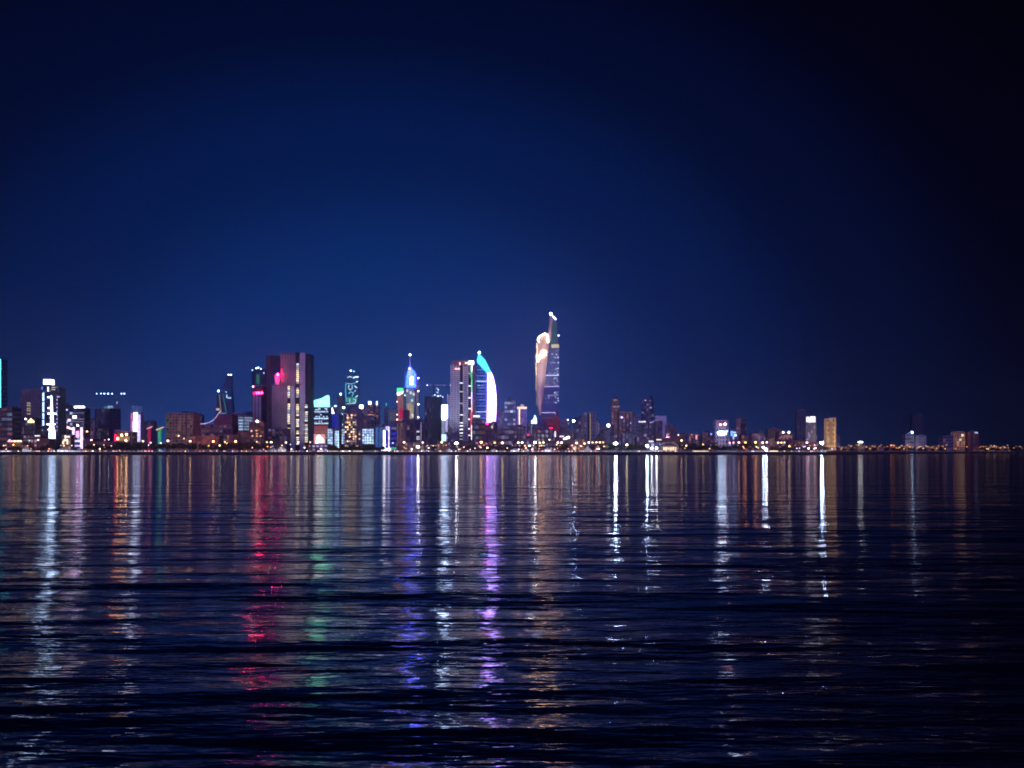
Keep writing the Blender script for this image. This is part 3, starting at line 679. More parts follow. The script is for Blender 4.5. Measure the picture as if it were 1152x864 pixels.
MB().tube((b.lx(460.4), -2, b.lz(413)), (b.lx(460.6), -2, b.lz(398.6)), 1.3, .5).build('spire', W('white'), b.root)
b.lamp(460.5, 398.4, 'white', 6, 1.7, 'spire_light', y=-2); b.lamp(460.5, 414.6, 'rose', 3, 1.6, y=-12)
for y in (425.4, 440, 454.8, 469.4): b.lamp(470.6, y, 'white', 4.5, 1.35, 'edge_light')
b.lamp(455.3, 444.8, 'cool', 3, 1.2, 'edge_light')
flood(461, 411, 2000, (.8, .7, 1), 90000, dist=60, drop=20)
b = G('dark purple office block with a bright edge in front of the spire tower', 452.6, 474.4, 473, 1680, 'plum', 6, DIM, cat='building', name='office_block', plant=False)
b.block('upper_wall', 452.8, 459, 461, 472.6, W('plum'), .3, .9); b.pane('edge_strip', 473.2, 474.2, 475, 502, E('lilac', .42), proud=1); b.pane('dark_slot', 468.4, 472.4, 475, 500, W('dark'), proud=.7)
for y in (485.6, 491.6, 494): b.pane('window', 468.6, 472.2, y - 1, y + .9, E('white', .6), proud=1.1)
# dark blue tower with crane
b = G('dark navy tower with a white scribble of lights on its flat roof', 477.6, 495.4, 446.5, 1760, 'navy', 10, DIM, xm=485, plant=False, led=.6)
for px, py, st in ((482, 445.6, 1.2), (484.6, 444, 1.6), (488.6, 445.4, 2), (491.4, 445, 1.6), (494, 446.6, 1.2), (487.4, 441, 1.2), (488.6, 438, 1.5), (487, 436.4, 1)): b.lamp(px, py, 'cool', st, 1.1, 'work_light', y=-4)
m = MB()
for p, q in (((482, 446.6), (483, 443.4)), ((488.6, 446.6), (489, 437)), ((489, 437), (486.6, 436)), ((486.6, 446.6), (489, 441)), ((492.6, 446.6), (491.4, 443.6)), ((489, 444.6), (495, 446))): m.tube((b.lx(p[0]), -4, b.lz(p[1])), (b.lx(q[0]), -4, b.lz(q[1])), .5, n=5)
m.build('roof_frame', W('white'), b.root)
a = empty('tower_crane', 'tower crane with a long level jib reaching right above the navy tower', 'crane', (X(488, 1850), 1850, GZ)); hz = Z(433.4, 1850) - GZ; k = 1850 / F
m = MB(); m.box(-.9, .9, -.9, .9, 0, hz); m.build('mast', W('slate'), a)
m = MB()
for sy in (-.7, .7): m.tube((-8 * k, sy, hz), (19.5 * k, sy, hz), .3, n=4)
m.tube((-8 * k, 0, hz + 1.4), (19.5 * k, 0, hz + 1.4), .25, n=4); m.tube((0, 0, hz), (0, 0, hz + 6), .4, .2)
x = -8 * k
while x < 19 * k: m.tube((x, -.7, hz), (x + 1.5, 0, hz + 1.4), .1, n=4); x += 1.5
jib = m.build('jib', W('slate'), a)
for px, st in ((480.6, 3), (484.4, .8), (490, .6), (493, .8), (496.5, .6), (500, .8), (507, 3)): piece('jib_lamp', E('lilac', st), jib, ((px - 488) * k, -1.2, hz), (1.9, 1.2, 1.7), 'ball')
b = G('slim block with a bright white light panel between the navy and grey towers', 496.6, 504, 455.5, 1720, 'slate', 5, COOL, cat='building', name='office_block', plant=False)
b.poly('light_panel', [(497.2, 472.4), (497, 456), (503.4, 455.6), (503.4, 470), (500.6, 472.6)], E('ice', 5.5), b.f - 1.8, b.f - .8); b.pane('light_strip', 501, 503.6, 472, 486, E('lilac', .7)); b.pane('light_panel', 496.8, 502, 488.6, 498.5, E('cool', 1.1), proud=1.2); b.pane('light_panel', 497, 500.4, 473, 488, E('cool', .4), proud=1)
# big grey tower
b = Bld('grey_tower', 'broad grey tower with two dark slots and a colour-changing edge light', 507, 534, 409, 1760, 'tower', depth=34)
f = -b.d / 2
slab(507.2, 516.6, 410, 0, 'pale', rib=4.2); slab(516.7, 521.2, 410, 5, 'black', 'dark_slot'); slab(521.3, 526.4, 410, 0, 'pale', rib=4.4); slab(526.5, 530.4, 410, 5, 'black', 'dark_slot'); slab(530.5, 534, 411, 1, 'plum', rib=4)
slab(503.4, 507.1, 443, 2, 'pale', 'side_wing', rib=4)
slab(509, 526, 405, 2.4, 'brown', 'crown_wall', rib=6, yb=410); slab(526.1, 533, 406, 2, 'stone', 'crown_wall', yb=410)
for px, py, w_, h_ in ((514.6, 415, 6, 1.3), (517.4, 409, 1.6, 3)): b.pane('light_bar', px - w_ / 2, px + w_ / 2, py - h_ / 2, py + h_ / 2, E('rose', 1.4), proud=.9)
b.pane('crown_light', 527.6, 532.8, 406, 410, E('white', 4.0), proud=.4); b.pane('crown_light', 523, 527, 407.4, 409.6, E('cream', 1.0), proud=.9)
for y, st in ((430.6, .9), (440.4, .7), (453.6, .5), (466.6, 1.0), (475.6, .9), (479, 1.2), (483, 1.2), (487, 1.0), (490.4, .4), (494, .5)): b.pane('lit_floor', 517, 521, y - .6, y + .7, E('white', st), proud=-4.6)
for y, st in ((420, .5), (434, 1.0), (447.4, 1.0), (459.6, 1.0), (471.6, 1.1), (482.4, 1.1), (489.6, 1.1)): b.pane('lit_floor', 526.6, 530, y - .8, y + .8, E('white', st), proud=-4.6)
for y0, y1, c, st in ((411, 418, 'white', 1.7), (418, 430, 'green', .8), (430, 441, 'mint', .9), (441, 456, 'lilac', 1.3), (456, 464, 'rose', 1.2), (464, 478, 'crimson', .9), (478, 495, 'white', 1.5)): b.pane('edge_light', 530.2, 531.2, y0, y1, E(c, st), proud=.8)
b.pane('edge_light', 528.6, 529.6, 412, 424, E('green', .5), proud=-4); b.pane('edge_light', 528.4, 529.8, 464, 490, E('crimson', .4), proud=-4.2)
r = random.Random(3)
for i in range(26): px = 504 + r.random() * 11; py = 455 + r.random() * 42; b.pane('window', px, px + r.uniform(1, 2.4), py, py + 1, E('lilac', r.choice((.15, .3, .5))), proud=.6)
flood(515, 450, 1760, (.75, .78, 1), 330000, dist=110, drop=40); flood(520, 408, 1760, (1, .6, .6), 60000, dist=60, drop=30)
# sail tower
b = Bld('sail_tower', 'curved sail-shaped tower with a cyan tip and a glowing white outer rib', 534, 558.4, 396, 1820, 'tower', depth=40)
inner = [(535.6, 508), (535.6, 404), (536.6, 401), (538.6, 397.4), (541, 404), (545, 414), (548, 424), (549, 440), (548.6, 474), (548.6, 508)]
b.poly('glass_face', inner, glassmat('sail_glazing', (.03, .09, .30), .15), -14, 14)
for i in range(22): y = 412 + i * 3.4; b.pane('face_glow_bar', 536.2 + (i % 3) * .5, 547.6, y, y + .7, E('azure', .95 if i % 2 else .6), proud=-5.2, thick=.4)  # glowing bars added, like the mullions below, to turn the glass face blue
for x in (539, 542.2, 545.2): b.pane('mullion', x, x + .4, 412, 496, E('azure', .12), proud=-5.0, thick=.5)
b.poly('cyan_tip', [(538.4, 396.8), (540.2, 398.4), (546, 405), (550, 413), (552.6, 418.4), (548.4, 419.6), (544, 416), (540, 411), (537, 408.4), (536.4, 405)], E('aqua', 1.15), -20, 20)
b.poly('white_rib', [(548.4, 419.8), (552.7, 418.6), (555, 424), (556.8, 432), (557.9, 442), (558.2, 454), (557.7, 466), (557, 476), (547.6, 475), (548.2, 450), (548.2, 432)], E('violet', 3.4), -20, 20)
b.poly('rib_light', [(550.6, 419.6), (552.2, 419.2), (555.4, 428), (556.4, 440), (556.6, 454), (556, 468), (555.4, 475.4), (551, 475), (551.8, 450), (551.8, 434)], E('orchid', 2.0), -21.4, -20.1)
b.lamp(539, 396, 'white', 7, 2.1, 'tip_light', y=-10)
for x0, x1, y, st in ((535, 548, 428.6, .9), (535.4, 547, 463.2, .9), (535.4, 540, 468, 1.2), (537, 540, 433.6, .6), (541, 544, 433.8, .5)): b.pane('light_band', x0, x1, y - .5, y + .5, E('cool', st), proud=-4)
b = G('dark block with a red lamp on its corner at the foot of the sail tower', 546.6, 559.4, 476, 1680, 'plum', 8, DIM, cat='building', name='office_block'); b.lamp(548, 476.4, 'crimson', 9, 1.9, 'red_light'); b.lamp(549.6, 474.4, 'pink', 6, 1.3); b.pane('window', 553, 554.4, 479, 482, E('white', .8))
G('plum mid-rise with a white lit upper floor left of the sail tower foot', 531, 546, 472.6, 1700, 'plum', 8, DIM, cat='building', name='office_block').pane('light_bar', 532.4, 539.6, 467.2, 469.4, E('white', 1.0), proud=.8)
# right of the sail
G('pale narrow tower right of the sail tower', 558.8, 566.6, 463.5, 2000, 'pale', 22, [('cool', .3), ('lilac', .4), ('lilac', .2)])
b = Bld('curved_top_tower', 'glass tower with a sloping curved top and scattered bluish windows', 567.4, 580.4, 452, 1980, 'tower').body('slate', plant=False); b.windows(46, [('cool', .35), ('lilac', .5), ('cool', .8), ('azure', .2)])
b.poly('curved_top', [(567.6, 452), (567.6, 446.2), (571, 446.6), (575, 448), (578.6, 450), (580.2, 452)], glassmat('teal_glazing'), -8, 8)
b = G('slim tower with a glowing cream crown and a lit left edge', 582.4, 592, 460.6, 1900, 'pale', 12, [('warm', .3), ('lilac', .3)], plant=False)
b.block('crown', 581.8, 592.6, 457.6, 460.2, E('cream', .95), .0, .9); b.block('crown_cap', 585.6, 589.4, 454.8, 457.4, E('cream', .5), .2, .7); b.pane('edge_strip', 583.6, 585, 460.6, 477.6, E('cream', 1.1), proud=1)
b = Bld('finial_kiosk', 'block carrying a glowing white flame-shaped finial beside the tallest tower', 597, 607, 477.4, 1720, 'building').body('slate', plant=False); b.windows(5, DIM)
b.poly('finial', [(598, 477), (597.6, 473), (600, 471.6), (601.4, 466.6), (602.6, 467.6), (604.2, 473), (603.8, 477)], E('cool', 1.5), -4, 4); b.pane('edge_strip', 597.2, 598.4, 478, 495, E('lilac', .32), proud=1)
# --- the tallest tower
b = Bld('sculpted_tower', 'tallest tower, a curved stone wing wrapped round a dark glass shaft with a lit notch', 602.6, 629.4, 352, 2500, 'tower', depth=60)
def hring(xa, xb, y, ya, yb, cut=0): return [(b.lx(xa), ya, b.lz(y)), (b.lx(xb), ya + cut, b.lz(y)), (b.lx(xb), yb, b.lz(y)), (b.lx(xa), yb, b.lz(y))]
MB().loft([hring(606, 629.3, 508.6, -22, 30), hring(606.4, 629.3, 466, -22, 30), hring(608, 629.2, 440, -22, 30), hring(612, 629.2, 415, -22, 30), hring(617, 629.2, 391, -22, 30)]).build('glass_shaft', glassmat('tower_glazing', (.03, .06, .19), .15), b.root)
MB().loft([hring(618.4, 628.2, 390.9, -21, 28), hring(619.6, 627, 372, -20, 24), hring(620.4, 626.6, 362, -18, 20), hring(621, 624, 358, -16, 14)]).build('upper_shaft', glassmat('teal_glazing'), b.root)
stone = wallmat('tower_stone', (.44, .34, .36), .06, .6)
def wing(rows, ya, yb):
    rings = []
    for y, xl, xr in rows:
        a, c = b.lx(xl), b.lx(xr)
        rings.append([(a, ya + 3, b.lz(y))] + [(a + (c - a) * t, ya - 7 * math.sin(math.pi * t), b.lz(y)) for t in (.2, .4, .6, .8)] + [(c, ya + 1, b.lz(y)), (c, yb, b.lz(y)), (a + 1, yb, b.lz(y))])
    return MB().loft(rings)
o = wing([(467, 606.6, 608.6), (462, 605.6, 609.6), (455, 604.4, 610.4), (440, 603.3, 612), (425, 602.9, 613.6), (410, 603.2, 615.2), (397, 604.2, 616.8), (384, 604.4, 618)], -30, 8).build('stone_wing', stone, b.root)
o = MB().loft([[(b.lx(x), y_, b.lz(z)) for x, y_, z in ((604.4, -27, 383.9), (611, -35, 383.9), (618.2, -29, 383.9), (618.2, 6, 383.9), (605, 6, 383.9))], [(b.lx(x), y_, b.lz(z)) for x, y_, z in ((604.4, -27, 382), (611, -35, 375.4), (618.6, -29, 374), (618.6, 6, 374), (605, 6, 381.4))]]).build('wing_top', stone, b.root)
wing([(383.8, 616.2, 620.2), (374, 616.8, 621), (364, 617.6, 621.8), (357, 618.2, 622.2), (352.6, 618.6, 621)], -28, 4).build('fin', stone, b.root)
for p, q, st, rr in (((604.6, 383.4), (606.2, 379.4), 2.6, 1.5), ((606.2, 379.4), (613.4, 375.4), 2.6, 1.5), ((605.2, 383.2), (606.4, 386), 1.8, 1.3), ((615.2, 376.5), (616.6, 386), 1.9, 2.2)):
    MB().tube((b.lx(p[0]), -39, b.lz(p[1])), (b.lx(q[0]), -39, b.lz(q[1])), rr * 1.2, n=6).build('rim_light', E('cream', st), b.root)
b.pane('niche_light', 608.6, 614.4, 395.4, 400, E('warm', 9), proud=10.4, thick=2); b.pane('niche_light', 604.8, 607.2, 400, 407, E('warm', 6), proud=3.5, thick=3); b.pane('niche_light', 607, 610.4, 398.4, 403, E('warm', 4), proud=9, thick=1.6)
for ya, yb, xa, xb, st in ((386, 398, 604.4, 603.9, 1.2), (398, 408, 603.9, 603.3, 1.5), (408, 422, 603.3, 602.9, 1.0), (422, 440, 602.9, 603.2, .5), (440, 456, 603.2, 604.4, .2)): MB().tube((b.lx(xa), -31, b.lz(yb)), (b.lx(xb), -31, b.lz(ya)), 1.2, n=5).build('edge_light', E('cream', st), b.root)  # glowing tubes added to imitate the wing's lit left edge, fading downwards
b.lamp(619.6, 353.4, 'white', 7, 3.2, 'peak_light', y=-34); MB().tube((b.lx(621.6), -30, b.lz(355.6)), (b.lx(625.6), -22, b.lz(358.8)), 1.8, n=6).build('peak_strip', E('lilac', 2.2), b.root); b.lamp(628.6, 377, 'lilac', 2.4, 2.0, y=-20); b.lamp(603.6, 390.6, 'lilac', 1.2, 1.6, y=-30)
for y in (364, 367, 370.5, 374.5): b.pane('sky_lobby', 621.4, 626, y - .8, y + .7, E('teal', .10), proud=-7)
b.pane('sky_lobby', 620.4, 629, 387, 391, E('cream', .62), proud=-6.5)
for y, x0, x1, st in ((422, 614, 629, .95), (434.6, 612.6, 629.4, .75), (464, 608.4, 625, .75), (444.4, 616, 628.4, .4)): b.pane('lit_floor', x0, x1, y - .5, y + .5, E('lilac', st), proud=-7.4)
r = random.Random(17)
for i in range(92):
    py = r.choice([r.uniform(393, 420), r.uniform(424, 434), r.uniform(440, 453)]); lo = 619 if py < 405 else 616 if py < 420 else 613
    px = r.uniform(lo, 627.6) if r.random() < .45 else r.uniform(622.6, 627.8)
    b.pane('window', px, px + r.uniform(.7, 1.6), py, py + r.uniform(.7, 1.3), E('lilac' if r.random() < .35 else 'cool', r.choice((.2, .35, .6, .9))), proud=-7.6)
for x0, x1, y0, st in ((609, 613, 478, .03), (614, 618.6, 472, .05), (620, 622.6, 468, .07), (623.4, 625.6, 465, .11), (626.4, 629, 468, .13)): b.pane('red_glow_pane', x0, x1, y0, 507, E('crimson', st), proud=-6.7)  # glowing panes imitate the red glow on the lower shaft
for x0, x1, y, st in ((615, 622, 477, .35), (618, 622, 481.4, 1.6), (610, 621, 470, .12), (624, 625.2, 486, 1.2), (624, 625.4, 490, 1.3)): b.pane('lit_floor', x0, x1, y - .7, y + .8, E('red' if y != 486 and y != 490 else 'white', st), proud=-6.6)
flood(610, 404, 2500, (1, .80, .62), 2300000, dist=210, drop=70, size=40); flood(608, 440, 2500, (.90, .62, .95), 900000, dx=-30, dist=160, drop=60, size=60); flood(619, 364, 2500, (.8, .65, .9), 300000, dist=90, drop=60)

# --- right of the tallest tower
BL = dict(cat='building', name='office_block')
b = G('dark low-rise cluster block with white lights just right of the tallest tower', 630, 641, 473, 1900, 'plum', 10, COOL, **BL)
for px, py, st in ((632, 490.6, 3), (638.8, 472.4, 2)): b.lamp(px, py, 'lilac', st, 1.5)
b = G('low hall with a slanted white light bar right of the tallest tower', 630, 643, 488.4, 1640, 'plum', 4, DIM, name='low_hall', cat='building', plant=False)
b.poly('slanted_light', [(633.4, 494.8), (633.6, 493.2), (640, 490.4), (641.2, 491.6), (640.4, 493.4)], E('white', 1.6), -b.d / 2 - 1.6, -b.d / 2 - .6); b.pane('light_bar', 629.6, 634.4, 490.2, 491.8, E('lilac', 1.2))
G('hazy slate slab standing behind the white-topped column', 646, 656, 470, 2300, 'slate', 10, DIM)
b = G('grey tower with a tall pale stripe of light down its middle', 657, 669.6, 464.4, 1850, 'concrete', 10, DIM, ribs=True)
b.pane('light_strip', 663.4, 664.6, 465, 497, E('cream', .26), proud=1.1); b.pane('dark_recess', 661, 663.2, 467, 497, W('dark'), proud=.75)
b = G('slim block with two pale vertical light strips', 670.6, 675.4, 474, 1950, 'slate', 3, DIM); b.pane('light_strip', 671.2, 671.9, 475, 488, E('lilac', .30)); b.pane('light_strip', 673.2, 673.9, 475, 488, E('lilac', .28))
b = G('small slate block with a big oval white sign on its top', 680, 688, 481.6, 1700, 'slate', 4, DIM, **BL); b.lamp(684.4, 478.6, 'white', 3.2, 2.6, 'oval_sign')
b = G('hazy brownish tower dotted with windows, tallest of the group right of the grey striped tower', 688, 697, 449, 2500, 'brown', 34, [('warm', .3), ('lilac', .45), ('rose', .45)])
b = G('dark plum tower with a dim lit roof line beside the tall brownish one', 696, 712, 463.6, 2300, 'plum', 30, [('lilac', .45), ('rose', .35), ('lilac', .7)])
b.pane('light_bar', 697, 711, 463.4, 464.4, E('rose', .16)); b.lamp(699.4, 469.6, 'lilac', 1.8, 1.9); b.lamp(699.8, 488.4, 'white', 3, 1.9)
G('pale hazy slab with a lighter left edge right of the plum tower', 711.6, 718, 468.4, 2000, 'concrete', 8, DIM)
G('dim slab under the bright roof bar left of the pale peaked tower', 713, 724, 475, 2150, 'slate', 10, DIM, **BL).pane('light_bar', 718.4, 726.4, 473.8, 475.2, E('white', .85))
b = G('tall pale hazy tower with a peaked roof, highest one right of the tallest tower', 722.4, 736, 450, 2450, 'slate', 24, [('lilac', .4), ('lilac', .6)], xm=732.4, plant=False)
b.poly('peak', [(724, 450), (725.4, 448.6), (729.4, 448.2), (731.6, 444.6), (732.2, 450)], W('slate'), -10, 10); b.lamp(726.6, 450, 'lilac', .9, 2, y=-b.d / 2)
b.pane('light_bar', 731, 733.4, 457.6, 459.4, E('lilac', .6)); b.pane('light_bar', 733, 736, 466, 468.6, E('lilac', .2), face='r'); b.pane('light_panel', 723, 728, 488, 492, E('lilac', .4), proud=.9)
b = G('mid-rise with a lit slanting roof edge in front of the pale peaked tower', 730, 741, 475, 1950, 'slate', 12, DIM + [('lilac', .4)], **BL); b.poly('roof_light', [(731, 475.6), (735, 473.4), (736.8, 473), (736.8, 474.2), (731, 476.4)], E('lilac', .6), -b.d / 2 - 1.5, -b.d / 2 - .8)
b = Bld('frame_building', 'dark block under a pale L-shaped frame that rises over it', 738, 749.6, 474, 1900, 'building', depth=26).body('slate', plant=False, x0=738, x1=745, yt=474); b.windows(8, [('rose', .2), ('lilac', .2)])
b.block('frame_beam', 738, 749.6, 467.8, 473.4, W('white'), -.05, .5); b.block('frame_leg', 745.2, 749.6, 473.4, 507.5, W('white'), -.05, .5)
flood(746, 478, 1900, (.95, .6, .7), 50000, dist=60, drop=30)
G('pinkish mid-rise stepping down right of the L-shaped frame', 749.8, 755.8, 479, 1850, 'mauve', 8, [('rose', .2)], cat='building', name='apartment_block')
G('pinkish lower block next to the mid-rise right of the L-shaped frame', 756, 762, 480.6, 1850, 'mauve', 6, [('rose', .18)], cat='building', name='apartment_block')
b = Bld('shore_pavilion', 'low shore pavilion with a curved pale roof and a row of bright cream lights', 744, 763, 501, 1545, 'pavilion', depth=14)
MB().box(-b.w / 2, b.w / 2, -4, 7, 0, b.h).build('wall', W('sand'), b.root)
pts = [(743, 500.2), (748, 498), (753, 497.4), (758, 498.2), (762.4, 500.2), (763.4, 505)]
b.poly('roof', pts + [(x, y + .7) for x, y in pts[::-1]], W('white'), -9, 7)
for i in range(6): b.pane('lit_bay', 746.4 + i * 2.6, 748.2 + i * 2.6, 503, 506.6, E('cream', 1.0), proud=-2.4)
for x in (744.4, 752, 759.6): MB().tube((b.lx(x), -8, 0), (b.lx(x), -8, b.lz(500)), .3).build('post', METAL, b.root)
b = G('low white-lit kiosk left of the shore pavilion', 729, 743, 498.8, 1600, 'pale', 6, COOL, name='kiosk', cat='building', plant=False, fl=5); b.pane('light_bar', 729.4, 735, 495.6, 497.4, E('white', .8)); b.pane('light_bar', 738.4, 744, 494, 495.4, E('cream', 1.0))
G('small pink block behind dark trees with a warm bulb', 774.8, 786, 488.6, 1800, 'mauve', 7, [('rose', .35)], cat='building', name='apartment_block').pane('window', 782.4, 784.4, 489.6, 494.6, E('rose', .8))
G('second small pink block with a bluish roof light behind the dark trees', 790.6, 802, 487, 1800, 'mauve', 8, [('rose', .3)], cat='building', name='apartment_block').lamp(800, 488.4, 'azure', 1.6, 1.5)
b = G('pale tower with two red roof lights and a glowing white oval sign', 805.4, 819, 473.4, 1750, 'pale', 8, [('lilac', .25), ('rose', .2)], plant=False)
for px in (806, 812.6, 816.8): b.block('roof_fin', px - .6, px + .6, 471.6, 473.2, W('pale'), .1, .4)
b.lamp(810.4, 477.8, 'rose', 2.6, 1.7, 'red_light'); b.lamp(815.6, 477.2, 'rose', 7, 1.9, 'red_light')
piece('oval_sign', E('cool', 6.5), b.root, (b.lx(812), -b.d / 2 - 1.6, b.lz(487.3)), (10.6 * b.k, 2, 4.4 * b.k), 'ball'); b.pane('sign_tail', 816.6, 819.4, 484, 486, E('cool', 1.4))
flood(812, 490, 1750, (.9, .7, 1), 60000, dist=60, drop=20)
b = G('low block with a blue and white lit sign next to the oval-sign tower', 821.6, 828.6, 484.6, 1700, 'slate', 3, COOL, **BL); b.pane('sign', 822, 824, 485, 490.4, E('azure', 1.4)); b.pane('sign', 824.6, 828, 485.6, 487.6, E('cool', .9)); b.pane('sign', 825.4, 828.4, 488.6, 490.8, E('cool', 1.4))
G('faint pinkish tower with a pale left edge right of the oval-sign tower', 829, 844, 471, 2000, 'mauve', 16, [('rose', .16), ('rose', .3)], xm=833)
G('low-rise with scattered pink windows right of the faint pinkish tower', 846, 859, 488, 1800, 'mauve', 14, [('rose', .35), ('lilac', .4)], cat='building', name='apartment_block')
G('hazy brown stepped block left of the patterned-light block', 864.4, 878, 482.6, 1950, 'brown', 8, [('rose', .14)], cat='building', name='apartment_block')
b = G('block whose front is covered in a crossing pattern of white lights', 876, 891.4, 486.6, 1850, 'brown', 4, DIM, **BL)
b.lamp(881, 486.4, 'white', 1.6, 2.0); b.lamp(887.4, 486.4, 'white', 1.9, 2.2)
for p, q in (((877.4, 493.6), (879.6, 489.6)), ((879, 490.6), (881, 494)), ((883, 489), (882, 494)), ((884.4, 489), (886, 494.4)), ((886.6, 489), (885.4, 494)), ((888, 489), (888.6, 493)), ((890.6, 489), (890, 494)), ((876.4, 492), (878, 494.6)), ((881, 491), (889.6, 491))):
    MB().tube((b.lx(p[0]), -b.d / 2 - 1, b.lz(p[1])), (b.lx(q[0]), -b.d / 2 - 1, b.lz(q[1])), .7, n=5).build('light_stroke', E('rose', .45), b.root)
b = G('dim grey tower with a slanted roof and thin antenna at the right of the city', 897, 907, 462.4, 1900, 'slate', 3, DIM, plant=False)
b.poly('slanted_roof', [(897, 462.4), (899, 460.4), (901, 459.6), (904, 461), (908, 460.6), (908, 462.4)], W('slate'), -8, 8); b.mast(907, 451, 462); b.pane('antenna_arm', 905.6, 908.6, 452, 452.6, W('slate'), proud=-8)
b = G('tower with a large glowing white crown sign near the right of the city', 906.4, 917.6, 469, 1780, 'slate', 12, [('lilac', .25), ('lilac', .5)], plant=False)
b.pane('crown_sign', 907, 909.8, 468.8, 475, E('white', 1.0)); b.pane('crown_sign', 910.8, 917, 468.6, 475, E('white', 1.15)); b.pane('crown_sign', 909.8, 910.8, 471, 475.4, E('lilac', 1.0)); b.pane('light_strip', 908.6, 910.6, 486, 494, E('lilac', .3), proud=1)
b = G('golden floodlit apartment tower standing alone at the right', 929.4, 942.6, 471.4, 1760, 'sand', 14, [('warm', .35), ('cream', .5)], xm=939, name='apartment_tower', plant=False, pier=1.1)
b.block('roof_house', 933, 939.6, 469.2, 471.2, W('sand'), .3, .7); b.mast(935.6, 465.6, 469)
b.pane('light_strip', 934, 937.2, 474, 500, E('amber', .17), proud=1); b.pane('light_strip', 930, 931, 474, 500, E('warm', .16), proud=1)
flood(935, 492, 1760, (1, .66, .32), 120000, dist=40, drop=10, size=100); flood(934, 478, 1760, (1, .6, .4), 70000, dist=60, drop=25)
# low-rises in front of them
for lab, x0, x1, yt, wall, n in (('low red-lit block right of the patterned-light block', 888, 901, 496, 'brick', 4), ('low red-lit block under the slanted-roof tower', 898, 912, 496.6, 'brick', 6), ('low pale block under the crown-sign tower', 908, 921, 498.6, 'mauve', 7),
                                 ('low warm block under the hazy brown stepped block', 862, 876, 497, 'brick', 5), ('low block with warm windows under the low-rise with pink windows', 846, 861, 497, 'brown', 5)):
    G(lab, x0, x1, yt, 1660, wall, n, [('rose', .4), ('warm', .5)], name='low_block', cat='building', plant=False)
# far right spit
b = G('grey twin-slab tower with a white roof beacon on the far right spit', 1018.6, 1028.4, 488.6, 2500, 'concrete', 3, DIM, name='apartment_tower'); b.lamp(1026, 486.4, 'cool', 5, 2.6, 'beacon')
G('lower grey tower right of the beaconed one on the far right spit', 1030.4, 1041.6, 490.6, 2500, 'concrete', 3, DIM, name='apartment_tower')
G('barely visible dark tower rising behind the two grey ones on the right spit', 1027, 1038, 467, 3300, 'dark', 8, [('lilac', .02), ('rose', .015)])
a = empty('radio_mast', 'faint thin radio mast left of the grey towers on the right spit', 'mast', (X(1011, 3200), 3200, GZ)); MB().tube((0, 0, 0), (0, 0, Z(470, 3200) - GZ), 1.2, .4).build('pole', METAL, a); piece('mast_lamp', E('crimson', .35), a, (0, -1, Z(471, 3200) - GZ), (3, 2, 3), 'ball')
G('grey slab left of the brick towers near the right end', 1061, 1072.6, 491, 2600, 'concrete', 2, DIM, name='apartment_block', cat='building')
b = G('brick-coloured tower with two lit windows near the right end', 1073, 1088, 486, 2650, 'sand', 6, DIMW, name='apartment_block', cat='building', xm=1085)
for px, py, st in ((1083.2, 489.8, .9), (1081.4, 494.6, .7), (1079.4, 497.6, .4)): b.pane('window', px - 1.1, px + 1.1, py - 1.3, py + 1.3, E('cream', st))
b = G('darker brick tower with a small white roof sign at the right end', 1088.6, 1100.6, 486.6, 2700, 'brick', 5, DIMW, name='apartment_block', cat='building'); b.pane('roof_sign', 1096.2, 1099.8, 485.9, 487.6, E('cool', .8))
b = G('small lone kiosk with a white floodlit roof on the spit right of the golden tower', 965, 972, 498.8, 1780, 'sand', 3, WARM, name='kiosk', cat='building', plant=False, fl=5); piece('roof_sign', E('white', 2.2), b.root, (b.lx(968.4), -b.d / 2 + 2, b.lz(497.4)), (6 * b.k, 3, 2.2 * b.k), 'ball')
flood(1080, 495, 2650, (1, .5, .3), 110000, dist=60, drop=25); flood(1028, 497, 2500, (.8, .8, 1), 90000, dist=70, drop=20)

r = random.Random(62)
x = 945
while x < 1140:
    w_ = r.uniform(6, 13); D = shore(x) + r.uniform(170, 420)
    G('dark low block behind the warm lamps on the right spit', x, x + w_, r.uniform(500.4, 504), D, r.choice(('brick', 'brown', 'plum', 'sand')), 6, [('warm', .5), ('amber', .4), ('rose', .3)], name='low_block', cat='building', plant=False, group='low blocks on the right spit', depth=20); x += w_ + r.uniform(0, 6)
